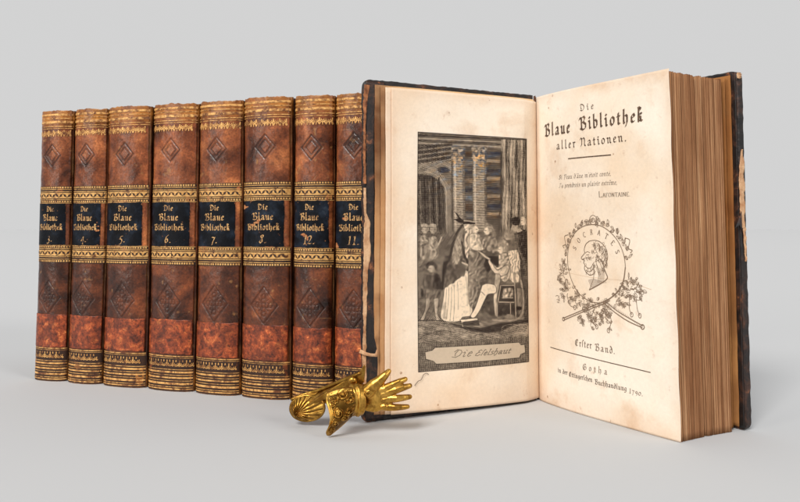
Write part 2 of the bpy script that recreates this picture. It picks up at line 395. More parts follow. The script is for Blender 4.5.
def fore_edge_mat():
    m = NT('browned leaf edges'); v = m.coord(seed=False, scale=(1, 1, .12))
    a = m.attr('leafn').outputs['Fac']; g = m.attr('gap').outputs['Fac']
    n = m.noise(v, 110, 6, .6); n2 = m.noise(v, 1500, 4, .6)
    col = m.ramp(a, [(0.0, lin(104, 70, 46)), (.45, lin(184, 136, 96)), (1.0, lin(226, 188, 146))])
    col = m.mix(.8, col, m.ramp(n, [(.3, lin(170, 140, 120)), (.7, (1.05, 1.05, 1.05, 1))]), 'MULTIPLY')
    col = m.mix(.5, col, m.ramp(n2, [(.3, .7), (.7, 1.15)]), 'MULTIPLY')
    col = m.mix(g, col, lin(70, 38, 18))
    m.set(Base_Color=col, Roughness=.8, Specular_IOR_Level=.15); m.bump(n2, .00015, .6); return m.m
def board_leather():
    m = NT('dark marbled board covering'); v = m.coord(); n = m.noise(v, 90, 7, .7, .6); n2 = m.noise(v, 420, 4, .6)
    col = m.ramp(n, [(.33, lin(8, 6, 6)), (.50, lin(28, 18, 15)), (.60, lin(70, 42, 28)), (.66, lin(140, 84, 50)), (.74, lin(190, 126, 80))])
    m.set(Base_Color=col, Roughness=.5); m.bump(m.math('ADD', n, n2), .0003, .8); return m.m
def ink_mat(name, c):
    m = NT(name); v = m.coord(seed=False); n = m.noise(v, 900, 3, .6)
    m.set(Base_Color=m.ramp(n, [(.46, c), (.74, lin(150, 122, 98))]), Roughness=.8, Specular_IOR_Level=.15); return m.m
def brass():
    m = NT('old polished brass'); v = m.coord(seed=False); n = m.noise(v, 120, 5, .6); n2 = m.noise(v, 700, 3, .5)
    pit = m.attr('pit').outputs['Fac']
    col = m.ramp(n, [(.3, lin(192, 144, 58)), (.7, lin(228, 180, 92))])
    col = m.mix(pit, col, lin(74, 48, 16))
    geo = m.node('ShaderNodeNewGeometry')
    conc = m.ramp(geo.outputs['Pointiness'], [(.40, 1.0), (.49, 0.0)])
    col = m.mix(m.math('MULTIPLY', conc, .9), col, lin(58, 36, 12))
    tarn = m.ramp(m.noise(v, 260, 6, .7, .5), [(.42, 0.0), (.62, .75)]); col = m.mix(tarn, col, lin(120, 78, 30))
    m.set(Base_Color=col, Metallic=1.0, Roughness=m.ramp(n, [(.3, .26), (.7, .42)]))
    m.bump(n2, .00005, .5); return m.m
def engraving_mat():
    m = NT('etched plate print'); a = m.attr('print')
    m.set(Base_Color=a.outputs['Color'], Roughness=.85, Specular_IOR_Level=.15); return m.m

M_SP = spine_leather(); M_GOLD = gold_leaf(); M_BAND = band_gold(); M_LET = letter_gold(); M_LAB = label_leather(); M_RED = red_leather()
M_DARK = simple('dark tooling', lin(36, 20, 12), lin(66, 38, 20), 200, .6)
M_BOARD = simple('worn board leather', lin(48, 26, 16), lin(130, 78, 44), 70, .55, .0002)
M_COVER = board_leather()
M_BLOCK = simple('sprinkled page edges', lin(150, 110, 70), lin(190, 150, 100), 90, .9, .0001, stretch=(6, 1, 1))
M_PAGE = paper('title page paper', lin(249, 236, 219), lin(240, 217, 190), lin(206, 150, 96))
M_LEAF = paper('frontispiece paper', lin(250, 235, 216), lin(241, 216, 188), lin(208, 152, 98), 1.0)
M_END = paper('browned endpaper', lin(238, 202, 156), lin(216, 168, 118), lin(170, 112, 66))
M_END2 = paper('rear endpaper', lin(196, 140, 84), lin(168, 108, 58), lin(110, 64, 30))
M_FORE = fore_edge_mat()
M_INK = ink_mat('black letterpress ink', lin(84, 68, 57)); M_INK2 = ink_mat('greyed ink', lin(104, 88, 75))
M_ENG = engraving_mat(); M_VIG = ink_mat('faded vignette ink', lin(128, 109, 92)); M_BRASS = brass()
M_TORN = simple('torn leather edge', lin(170, 116, 78), lin(226, 186, 146), 260, .85, .0003, spec=.15)
fm = NT('pale grey studio table')
fm.set(Base_Color=(FLOOR_A[0], FLOOR_A[1], FLOOR_A[2], 1), Roughness=1.0, Specular_IOR_Level=0.0); M_FLOOR = fm.m

# ------------------------------------------------------------------ setting
ang = np.linspace(0, 2 * math.pi, 97)[:-1]
fv = [(0, 0.5, 0)] + [(14 * math.cos(a), 0.5 + 14 * math.sin(a), 0) for a in ang]
ff = [(0, i + 1, (i + 1) % 96 + 1) for i in range(96)]
tag(mesh_obj('floor', fv, ff, M_FLOOR), kind='structure')

# ------------------------------------------------------------------ closed volumes
def superprofile(w, D, n=2.7, N=161):
    """rounded spine section: dense points with arc length, from left flank to right flank"""
    ph = np.linspace(-math.pi / 2, math.pi / 2, N)
    x = w / 2 * np.sign(np.sin(ph)) * np.abs(np.sin(ph)) ** (2 / n); y = -D * np.abs(np.cos(ph)) ** (2 / n)
    s = np.concatenate([[0], np.cumsum(np.hypot(np.diff(x), np.diff(y)))]); s -= s[-1] / 2
    # resample evenly
    ss = np.linspace(s[0], s[-1], 400); x = np.interp(ss, s, x); y = np.interp(ss, s, y)
    k = np.ones(15) / 15
    xp = np.convolve(np.pad(x, 7, mode='edge'), k, 'valid'); yp = np.convolve(np.pad(y, 7, mode='edge'), k, 'valid')
    x = xp; y = yp
    tx = np.gradient(x, ss); ty = np.gradient(y, ss); L = np.hypot(tx, ty)
    return ss, x, y, ty / L, -tx / L
def seg_mask(A, B, path, w, soft=.18):
    m = np.zeros(A.shape)
    for (x0, y0), (x1, y1) in zip(path[:-1], path[1:]):
        dx, dy = x1 - x0, y1 - y0; L2 = dx * dx + dy * dy + 1e-12
        t = np.clip(((A - x0) * dx + (B - y0) * dy) / L2, 0, 1)
        d = np.hypot(A - x0 - t * dx, B - y0 - t * dy)
        m = np.maximum(m, np.clip((w / 2 + soft - d) / (2 * soft), 0, 1))
    return m

def closed_book(s0, s1, number, seed, label, lean=0.0, hscale=1.0):
    rnd = random.Random(seed)
    d = Vector((0.9385, -0.3453, 0)); o0 = Vector((-1.359 * H, 3.121 * H, 0))
    w = (s1 - s0) - 1.1                                # mm
    loc = o0 + d * ((s0 + s1) / 2000)
    root = empty('closed_book', loc, math.atan2(d.y, d.x), label, 'book', 'closed leather volumes standing in a row')
    root.rotation_euler.y = lean
    HM = 170.0 * hscale
    ss, px, py, nx, ny = superprofile(w, 6.8, 2.35)
    half = ss[-1]
    def F(a, b, off):
        """a mm along the arc, b mm up, off metres outward -> metres"""
        x = np.interp(a, ss, px); y = np.interp(a, ss, py); n1 = np.interp(a, ss, nx); n2 = np.interp(a, ss, ny)
        wob = .35 * np.sin(np.asarray(b) * .045 + seed) + .15 * np.sin(np.asarray(b) * .13 + seed * 2)
        hollow = .5 * ((np.asarray(b) / HM - .5) * 2) ** 2     # spine slightly fuller at head and tail
        x = x * (1 + 0.004 * wob); y = y - hollow + 0.15 * wob
        return (x / 1000 + n1 * off, y / 1000 + n2 * off, b / 1000 + 0 * x)
    Fv = lambda a, b, off: tuple(float(c) for c in F(a, b, off))
    T = lambda t: HM * (1 - t)
    # --- spine
    NU, NV = 112, 520
    us = np.linspace(-half, half, NU); vs = np.linspace(0, HM, NV)
    U, V = np.meshgrid(us, vs, indexing='ij')
    tool_and_shade = np.zeros_like(U)
    jx = rnd.uniform(-.8, .8)
    def diamond(cx, cy, rx, ry): return [(cx - rx, cy), (cx, cy + ry), (cx + rx, cy), (cx, cy - ry), (cx - rx, cy)]
    c1 = T(.168 + rnd.uniform(-.006, .006)); c2 = T(.695)
    depth = np.zeros_like(U)
    for rx, ry, ww, k in ((6.4, 7.0, .9, 1), (4.6, 5.1, .5, .6), (3.6, 4.0, .8, 1)):
        mm = seg_mask(U, V, diamond(jx, c1, rx, ry), ww, .25); tool_and_shade = np.maximum(tool_and_shade, mm * k * .8); depth = np.maximum(depth, mm * k)
    dia = lambda rx, ry, cy: np.clip((1 - (np.abs(U - jx) / rx + np.abs(V - cy) / ry)) * 4, 0, 1)
    depth = np.maximum(depth, .35 * dia(3.2, 3.6, c1))
    mm = seg_mask(U, V, diamond(jx, c2, 8.6, 10.4), .7, .25); tool_and_shade = np.maximum(tool_and_shade, mm * .65); depth = np.maximum(depth, mm)
    for k in range(4):
        a = math.pi / 2 * k
        for r0 in (2.2, 4.2):
            cx, cy = jx + r0 * math.cos(a), c2 + r0 * 1.15 * math.sin(a)
            mm = seg_mask(U, V, ell(cx, cy, 1.25, 1.45, 0, 360, 10), .45, .22); tool_and_shade = np.maximum(tool_and_shade, mm * .5); depth = np.maximum(depth, mm * .8)
        a += math.pi / 4
        mm = seg_mask(U, V, [(jx + 1.0 * math.cos(a), c2 + math.sin(a)), (jx + 4.0 * math.cos(a), c2 + 4.6 * math.sin(a))], .5, .22)
        tool_and_shade = np.maximum(tool_and_shade, mm * .5); depth = np.maximum(depth, mm * .8)
    t = 1 - V / HM
    fade = vnoise(U, V, 6, seed + 5)
    tool_and_shade *= np.clip(.35 + fade, 0, 1)
    zone = np.clip((t - .50) / .06 + .8 * (fade - .5), 0, 1) * .95 + .12 * (vnoise(U, V, 14, seed + 9) - .5)
    edge = np.clip((np.abs(U) / half - .80) / .2, 0, 1)
    wn_ = vnoise(U, V, 3.5, seed + 21, 4); wn2 = vnoise(U * 2.2, V * .35, 4, seed + 33, 3)
    wear = np.clip((wn2 - .50) * 6, 0, 1) * edge ** .7 * .9
    wear = np.maximum(wear, np.clip((wn_ - .74) * 9, 0, 1) * .55)
    tip = np.clip((.012 - np.minimum(t, 1 - t)) / .012, 0, 1)
    wear = np.maximum(wear, tip * np.clip(wn_ * 2 - .4, 0, 1))
    flank = np.clip((np.abs(U) / half - .86) / .08, 0, 1)  # shade of the gaps between books, painted into the flank colour
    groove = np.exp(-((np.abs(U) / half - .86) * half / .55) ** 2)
    tool_and_shade = np.maximum(tool_and_shade, np.maximum(.85 * flank, .7 * groove)); depth = np.maximum(depth, groove * .9)
    # thin scratches
    for k in range(9):
        x, y = rnd.uniform(-half * .8, half * .8), rnd.uniform(4, HM - 4); l = rnd.uniform(2, 8); aa = rnd.uniform(-.5, 2.2)
        mm = seg_mask(U, V, [(x, y), (x + l * math.cos(aa), y + l * math.sin(aa))], .18, .15); wear = np.maximum(wear, mm * rnd.uniform(.3, .8))
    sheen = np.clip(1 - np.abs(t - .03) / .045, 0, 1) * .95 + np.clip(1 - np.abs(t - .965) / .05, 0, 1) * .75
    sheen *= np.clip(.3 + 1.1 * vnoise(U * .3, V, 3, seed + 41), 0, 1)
    dis = -depth * .00038 - wear * .00012 + (vnoise(U, V, 9, seed + 3) - .5) * .0004 + (vnoise(U, V, 2.4, seed + 4) - .5) * .0002 + (vnoise(U, V, 1.0, seed + 6, 2) - .5) * .00008
    # raised head and tail caps, ragged top
    rag = (vnoise(U, V * 0, 2.5, seed + 60, 4) - .5) * np.clip((.02 - t) / .02, 0, 1) * .0016
    Z = np.stack(F(U, V, dis), -1); Z[..., 2] += rag
    front = Z.reshape(-1, 3)
    back = np.stack([Z[..., 0] * .93, np.maximum(Z[..., 1] * .75, Z[..., 1] + .0012), Z[..., 2]], -1).reshape(-1, 3)
    n = NU * NV; idx = np.arange(n).reshape(NU, NV)
    fs = [grid_faces(NU, NV), grid_faces(NU, NV, n, True)]
    for e, fl in ((idx[:, 0], False), (idx[:, -1], True), (idx[0, :], True), (idx[-1, :], False)):
        q = np.stack([e[:-1], e[:-1] + n, e[1:] + n, e[1:]], 1); fs.append(q[:, ::-1] if fl else q)
    dup = lambda x: np.concatenate([x.ravel(), x.ravel()])
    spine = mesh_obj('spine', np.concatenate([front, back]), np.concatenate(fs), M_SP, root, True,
                     dict(tool_and_shade=dup(tool_and_shade), zone=dup(zone), wear=dup(wear), sheen=dup(sheen)))
    # --- gilt tooling (one part of the spine)
    G = []; DK = []
    ext = half * .86
    def hline(tt, wd, e=ext, tgt=G):
        x = -e
        while x < e:
            l = rnd.uniform(5, 12); x2 = min(e, x + l)
            tgt.append([(x, T(tt) - wd / 2), (x2, T(tt) - wd / 2), (x2, T(tt) + wd / 2), (x, T(tt) + wd / 2)])
            x = x2 + (rnd.uniform(.1, .5) if rnd.random() < .3 else 0)
    def dots(tt, wd, ht, gap, tgt=G):
        x = -ext
        while x < ext - wd:
            dx = rnd.uniform(-.1, .1)
            tgt.append([(x + dx, T(tt) - ht / 2), (x + wd + dx, T(tt) - ht / 2), (x + wd + dx, T(tt) + ht / 2), (x + dx, T(tt) + ht / 2)]); x += wd + gap
    for tt, wd in ((.016, 1.3), (.030, .45), (.044, 1.5), (.060, .5), (.068, .35)): hline(tt, wd)
    # festoon under the head
    x = -ext + .2
    while x < ext - 3.4:
        G += line_quads(ell(x + 1.8, T(.077), 1.7, 2.0, 180, 360, 9), .62)
        G += line_quads(ell(x + 1.8, T(.079), .75, .9, 180, 360, 7), .45)
        for dx in (-.95, 0, .95): G += line_quads([(x + 1.8 + dx, T(.090) + .5 * abs(dx)), (x + 1.8 + dx * 1.5, T(.098) + .8 * abs(dx))], .75, .35)
        G += line_quads([(x + 3.65, T(.075)), (x + 3.65, T(.090))], .7, .4) + line_quads(ell(x + 3.65, T(.094), .35, .45, 0, 360, 7), .45)
        x += 3.7
    for a0, sg in ((.286, 1), (.564, -1)):
        P = lambda k: a0 + sg * k
        dots(P(.003), 1.0, 1.0, .55); hline(P(.010), .35)
        hline(P(.033), 3.5)
        hline(P(.0185), .4); hline(P(.048), .4)
        dots(P(.055), 1.0, .9, .55); hline(P(.0605), .35)
        x = -ext + .6; up = True
        while x < ext - 2.4:
            lo_, hi_ = T(P(.033)) - 1.15, T(P(.033)) + 1.15
            p0, p1 = ((x, lo_), (x + 1.9, hi_)) if up else ((x, hi_), (x + 1.9, lo_))
            mx, my = (p0[0] + p1[0]) / 2, (p0[1] + p1[1]) / 2
            nxx = .48 if up else -.48
            DK.append([p0, (mx + .5, my - nxx), p1, (mx - .5, my + nxx)])
            DK += line_quads([(x + 2.0, T(P(.033)) + (1.25 if up else -1.25)), (x + 2.4, T(P(.033)) + (.5 if up else -.5))], .35, .2)
            x += 2.45; up = not up
    # tail: arches and double rules
    hline(.880, .55); hline(.886, .25)
    x = -ext + .4
    while x < ext - 3.8:
        G += line_quads(ell(x + 2, T(.902), 1.9, 1.9, 180, 360, 9), .42)
        G += line_quads(ell(x + 2, T(.902) - .2, 1.0, 1.0, 180, 360, 7), .3)
        G += line_quads([(x + 2, T(.898)), (x + 2, T(.892))], .8, .3)
        G += line_quads([(x + .1, T(.893)), (x + .1, T(.903))], .7, .3)
        G += line_quads(ell(x + 4.05, T(.912), .35, .35, 0, 360, 6), .35)
        x += 4.1
    for tt, wd in ((.925, .35), (.934, 1.0), (.944, .35), (.953, .9), (.963, .35), (.973, 1.2), (.984, .4), (.991, .7)): hline(tt, wd)
    # band floor darkened by the binder
    bf = []
    for (ta, tb) in ((.284, .348), (.502, .567), (.878, .998)):
        yy = T(tb)
        while yy < T(ta) - .01:
            y2 = min(T(ta), yy + 6); bf.append([(-ext, yy), (ext, yy), (ext, y2), (-ext, y2)]); yy = y2
    regs = [('head_gilding', 0, .2), ('upper_gilt_band', .2, .43), ('lower_gilt_band', .43, .7), ('tail_gilding', .7, 1.1)]
    tof = lambda q: 1 - (sum(p[1] for p in q) / 4) / HM
    for nm, t0, t1 in regs:
        sel = lambda L_: [q for q in L_ if t0 <= tof(q) < t1]
        g_ = ribbons(nm, sel(G), Fv, M_BAND if 'band' in nm else M_GOLD, root, .00022)
        if sel(bf): ribbons('stained_ground', sel(bf), Fv, M_DARK, g_, .00010, layers=1)
        if sel(DK): ribbons('zigzag_tooling', sel(DK), Fv, M_DARK, g_, .00029)
    # --- title label
    lw0, lw1 = -half * .80, half * .66
    def edge_fn(t0, t1, seedk):
        def FF(u, v, off):
            a = lw0 + (lw1 - lw0) * u
            bt = T(t0) + (vnoise(u * 20, u * 0, 2.2, seedk) - .5) * 1.0; bb = T(t1) + (vnoise(u * 20, u * 0 + 9, 2.2, seedk) - .5) * 1.0
            b = bb + (bt - bb) * v
            a = a + (vnoise(v * 20, v * 0, 3, seedk + 2) - .5) * .9 * (2 * u - 1)
            return F(a, b, .00034 + off)
        return FF
    chips = {8: [(.02, .86, .16, .05), (.22, .42, .05, .02), (.3, .47, .06, .02), (.38, .52, .06, .02), (.45, .57, .05, .02)],
             12: [(.36, .28, .07, .025), (.42, .25, .06, .03), (.47, .2, .025, .05)], 11: [(.3, .62, .07, .03), (.04, .05, .09, .06)],
             4: [(.93, .35, .05, .02), (.95, .45, .03, .015)]}.get(number, [])
    def chipf(Uu, Vv):
        r = np.zeros_like(Uu); nz = vnoise(Uu * 30, Vv * 30, 2, seed + 71, 3)
        for cx, cy, rx, ry in chips:
            dd = np.hypot((Uu - cx) / rx, (Vv - cy) / ry) + (nz - .5) * 1.2
            r = np.maximum(r, np.clip((1.0 - dd) * 6, 0, 1))
        be = np.minimum(np.minimum(Uu, 1 - Uu) * 24, np.minimum(Vv, 1 - Vv) * 26)
        r = np.maximum(r, np.clip((nz - .62 - be * .55) * 8, 0, 1) * .9)
        r = np.maximum(r, np.clip((nz - .83) * 14, 0, 1) * .6)
        return dict(chip=r)
    lab = closed_grid('title_label', edge_fn(.3475, .5015, seed + 50), np.linspace(0, 1, 90), np.linspace(0, 1, 90), .00022, M_LAB, root, chipf)
    cxm = (lw0 + lw1) / 2 + .5 + rnd.uniform(-.5, .5); lwid = lw1 - lw0
    def cen(s, frac, tt, xh, **kw):
        ribbons('volume_number' if s[0].isdigit() else 'gilt_word', text_quads(s, cxm - lwid * frac / 2, cxm + lwid * frac / 2, T(tt), xh, **kw), Fv, M_LET, lab, .00038)
    cen('Die', .24, .3775, 2.0, nib=.34)
    cen('Blaue', .49, .4115, 2.45, nib=.34)
    cen('Bibliothek', .76, .4455, 2.2, nib=.34)
    num = str(number)
    cen(num + '.', .17 if len(num) == 1 else .30, .4890, 3.1, nib=.26, ang=30, slant=.12)
    # --- lower red label
    lw0, lw1 = -half * .86, half * .80
    closed_grid('lower_label', edge_fn(.757 + rnd.uniform(-.004, .004), .874 + rnd.uniform(-.003, .002), seed + 90), np.linspace(0, 1, 60), np.linspace(0, 1, 60), .00016, M_RED, root)
    # --- boards and leaves behind the spine
    def board(x0, x1, nm):
        vs_ = []; n_ = 24
        prof = [(x0, .0004), (x1, .0004), (x1, .104), (x0, .104)]
        zz = np.linspace(0, HM / 1000 - .0004, n_)
        for z in zz:
            for (x, y) in prof: vs_.append((x + rnd.uniform(-1, 1) * 5e-5, y, z))
        f_ = [(4 * i + k, 4 * i + (k + 1) % 4, 4 * i + 4 + (k + 1) % 4, 4 * i + 4 + k) for i in range(n_ - 1) for k in range(4)]
        f_ += [(3, 2, 1, 0), tuple(4 * (n_ - 1) + k for k in range(4))]
        mesh_obj(nm, vs_, f_, M_BOARD, root)
    hw = w / 2000
    board(-hw, -hw + .0024, 'front_board'); board(hw - .0024, hw, 'back_board')
    x0, x1 = -hw + .0026, hw - .0026; zt = HM / 1000 - .003
    vv = [(x0, .0006, .002), (x1, .0006, .002), (x1, .1, .002), (x0, .1, .002), (x0, .0006, zt), (x1, .0006, zt), (x1, .1, zt), (x0, .1, zt)]
    mesh_obj('page_block', vv, [(3, 2, 1, 0), (4, 5, 6, 7), (0, 1, 5, 4), (1, 2, 6, 5), (2, 3, 7, 6), (3, 0, 4, 7)], M_BLOCK, root)
    return root

S = [-0.2, 26.1, 52.9, 85.8, 119.2, 150.0, 182.5, 208.4, 236.0]
LB = [(3, 'narrow brown leather volume numbered 3 at the outer left end of the row'),
      (4, 'narrow brown leather volume numbered 4 standing between volumes 3 and 5'),
      (5, 'brown leather volume numbered 5 with a crisp blind-tooled diamond above its label'),
      (6, 'brown leather volume numbered 6 between volumes 5 and 7'),
      (7, 'brown leather volume numbered 7 between volumes 6 and 8'),
      (8, 'brown leather volume numbered 8 with a long orange scratch across its black label'),
      (12, 'brown leather volume numbered 12 with a chipped numeral on its black label'),
      (11, 'brown leather volume numbered 11, partly hidden behind the cover of the open book')]
for k, (num, lb) in enumerate(LB):
    closed_book(S[k], S[k + 1], num, 11 + 7 * k, lb, lean=(.0, .004, -.002, .003, .0, -.003, .002, .0)[k],
                hscale=(1.0, .999, 1.0, 1.0, 1.0, 1.003, 1.0, .998)[k])

# ------------------------------------------------------------------ the open volume
Gp = Vector((0.4575, 2.735, 0)) * H
ob = empty('open_book', Gp, 0, 'large open leather book standing upright, showing an engraved frontispiece and a printed title page', 'book')
Ed = Vector((.737, 2.209, 0)) * H - Gp           # right page direction
Ld = Vector((-.104, 2.414, 0)) * H - Gp          # left board direction
eR = Ed.normalized(); nR = Vector((eR.y, -eR.x, 0)); nR = nR if nR.y < 0 else -nR   # towards the viewer side of the title page
eL = Ld.normalized(); nL = Vector((eL.y, -eL.x, 0)); nL = nL if nL.y < 0 else -nL
WR = Ed.length * 1000
def plane(o, e, n):
    def f(a, b, off):          # a mm from gutter, b mm up, off m towards the viewer
        return (o[0] + e.x * a / 1000 + n.x * off, o[1] + e.y * a / 1000 + n.y * off, b / 1000 + 0 * a)
    return f
def FR(a, b, off):
    """title page: slight swell near the gutter, fanned out a little at the tail, gentle waviness"""
    u = np.clip(np.asarray(a, dtype=float) / WR, 0, 1); v = np.asarray(b, dtype=float) / 170
    sw = .0030 * np.sin(math.pi * u ** .62) * (1 - .25 * v) + .0007 * np.sin(v * 7 + u * 3) * u * (1 - u) * 3
    sw = sw + .00025 * np.sin(v * 31 + u * 9) * u
    a2 = a + u * (1.2 - 2.4 * v)
    return (eR.x * a2 / 1000 + nR.x * (sw + off), eR.y * a2 / 1000 + nR.y * (sw + off), b / 1000 + 0 * a2)
FRv = lambda a, b, off: tuple(float(c) for c in FR(a, b, off))
def FLk(base):
    def f(a, b, off):
        u = np.clip(np.asarray(a, dtype=float) / 110, 0, 1); v = np.asarray(b, dtype=float) / 170
        sw = base * np.clip(u * 9, 0, 1) + .0016 * np.sin(math.pi * u ** .5) + .0004 * np.sin(v * 6 + u * 4) * u
        b = b + 2.6 * u ** 1.5 * np.clip(1 - v, 0, 1) ** 8
        return (eL.x * a / 1000 + nL.x * (sw + off), eL.y * a / 1000 + nL.y * (sw + off), b / 1000 + 0 * a)
    return f

def outline_board(name, f, a0, a1, z1, r, thick, inset, mat, parent, seed, jit=.35):
    """board as rounded outline, extruded and slightly bevelled; thickness goes away from the viewer"""
    rnd = random.Random(seed); P = []
    N = 60
    def j(): return rnd.uniform(-jit, jit)
    P.append((a0, 0))
    for i in range(1, N): P.append((a0 + (a1 - r - a0) * i / N, j() * .5 + .2))
    for i in range(6): t = math.pi / 2 * i / 5; P.append((a1 - r + r * math.sin(t), r - r * math.cos(t)))
    for i in range(1, N): P.append((a1 + j(), r + (z1 - 2 * r) * i / N))
    for i in range(6): t = math.pi / 2 * i / 5; P.append((a1 - r + r * math.cos(t), z1 - r + r * math.sin(t)))
    for i in range(1, N): P.append((a1 - r - (a1 - r - a0) * i / N, z1 + j() * .6))
    P.append((a0, z1))
    n = len(P); V = []; F = []
    for (o, sc_) in ((inset, 1.2), (inset, 0), (inset - thick, 0), (inset - thick, 1.2)):
        pass
    cx, cz = (a0 + a1) / 2, z1 / 2
    for o, sh in ((inset, .7), (inset - .0006, 0), (inset - thick + .0006, 0), (inset - thick, .7)):
        for a, z in P:
            k = sh; a_ = a + (-k if a > cx else k) * min(1, abs(a - cx) / (a1 - cx)) ** 8; z_ = z + (-k if z > cz else k) * min(1, abs(z - cz) / cz) ** 8
            V.append([float(c) for c in f(a_, z_, o)])
    for L in range(3):
        for i in range(n):
            jn = (i + 1) % n; F.append((L * n + i, L * n + jn, (L + 1) * n + jn, (L + 1) * n + i))
    F.append(tuple(range(n))[::-1]); F.append(tuple(range(3 * n, 4 * n)))
    return mesh_obj(name, V, F, mat, parent)

zero = Vector((0, 0, 0))
WLb = Ld.length * 1000                            # about 109 mm
fl = plane(zero, eL, nL)
front = outline_board('front_board', fl, 2, WLb + .6, 171.2, 4.0, .0030, .0, M_COVER, ob, 5)
# leather turned in over the inner edge of the board: raised frame, visible as a dark margin
rnd = random.Random(9)
def strip_sheet(name, f, a0, a1, b0, b1, off, thick, mat, parent, na, nb, seed, jag=.8, attrs=None, sides='lr'):
    def FF(u, v, o):
        aa0 = a0 + (vnoise(v * 40, v * 0, 2.0, seed, 4) - .5) * jag * 2 * ('l' in sides)
        aa1 = a1 + (vnoise(v * 40, v * 0 + 5, 2.0, seed + 3, 4) - .5) * jag * 2 * ('r' in sides)
        bb0 = b0 + (vnoise(u * 40, u * 0 + 9, 2.0, seed + 6, 4) - .5) * jag * 2 * ('b' in sides)
        bb1 = b1 + (vnoise(u * 40, u * 0 + 7, 2.0, seed + 9, 4) - .5) * jag * 2 * ('t' in sides)
        return f(aa0 + (aa1 - aa0) * u, bb0 + (bb1 - bb0) * v, off + o)
    return closed_grid(name, FF, np.linspace(0, 1, na), np.linspace(0, 1, nb), thick, mat, parent, attrs)
strip_sheet('turned_in_leather', fl, WLb - 11, WLb - .6, 1.0, 170.2, .0004, .0004, M_COVER, ob, 14, 120, 31, .5, sides='l')
def stain_end(U, V):
    nz = vnoise(U * 20, V * 60, 3, 77, 4)
    st = np.clip((V - .60) / .12, 0, 1) * np.clip((U - .90) * 30 + 1.0, 0, 1) * np.clip(1.25 - nz * .9, 0, 1)
    st = np.maximum(st, np.clip((nz - .62) * 5, 0, 1) * .6)
    ed = np.clip((U - .93) * 14, 0, 1)
    return dict(edge=ed, stain=st * .95)
strip_sheet('pastedown', FLk(.0006), 3, WLb - 5.2, 1.4, 168.6, .0, .0002, M_END, ob, 120, 100, 41, .4, stain_end, 'r')
def stain_leaf(U, V):
    nz = vnoise(U * 20, V * 60, 3, 87, 4)
    band = np.clip(1 - abs(U - .965) * 40, 0, 1)
    ed = np.clip((U - .945) * 18, 0, 1)
    st = np.clip((V - .64) / .10, 0, 1) * np.clip((U - .95) * 40, 0, 1) * np.clip(1.2 - nz, 0, 1) * .9
    return dict(edge=ed, stain=st)
strip_sheet('endpaper_leaf', FLk(.0016), 2, WLb - 8.2, 1.4, 168.0, .0, .0002, M_END, ob, 160, 60, 51, .25, stain_leaf, 'r')
def ed_leaf(U, V):
    a = np.clip((U - .90) * 7, 0, 1) ** 2; b = np.clip((.10 - V) * 7, 0, 1) ** 1.5 + np.clip((V - .955) * 14, 0, 1) ** 1.5; c = np.clip((.08 - U) * 8, 0, 1)
    return dict(edge=np.clip(np.maximum(np.maximum(a * .8, b * .7), c * .6), 0, 1), stain=0 * U)
strip_sheet('flyleaf', FLk(.0024), 1, WLb - 10.4, 1.5, 167.4, .0, .0002, M_LEAF, ob, 120, 60, 61, .15, ed_leaf, 'r')
WF = 96.6
FF_ = FLk(.0032)
fr = strip_sheet('frontispiece_leaf', FF_, 0, WF, 1.3, 167.4, .0, .0002, M_LEAF, ob, 120, 120, 71, .12, ed_leaf, 'r')

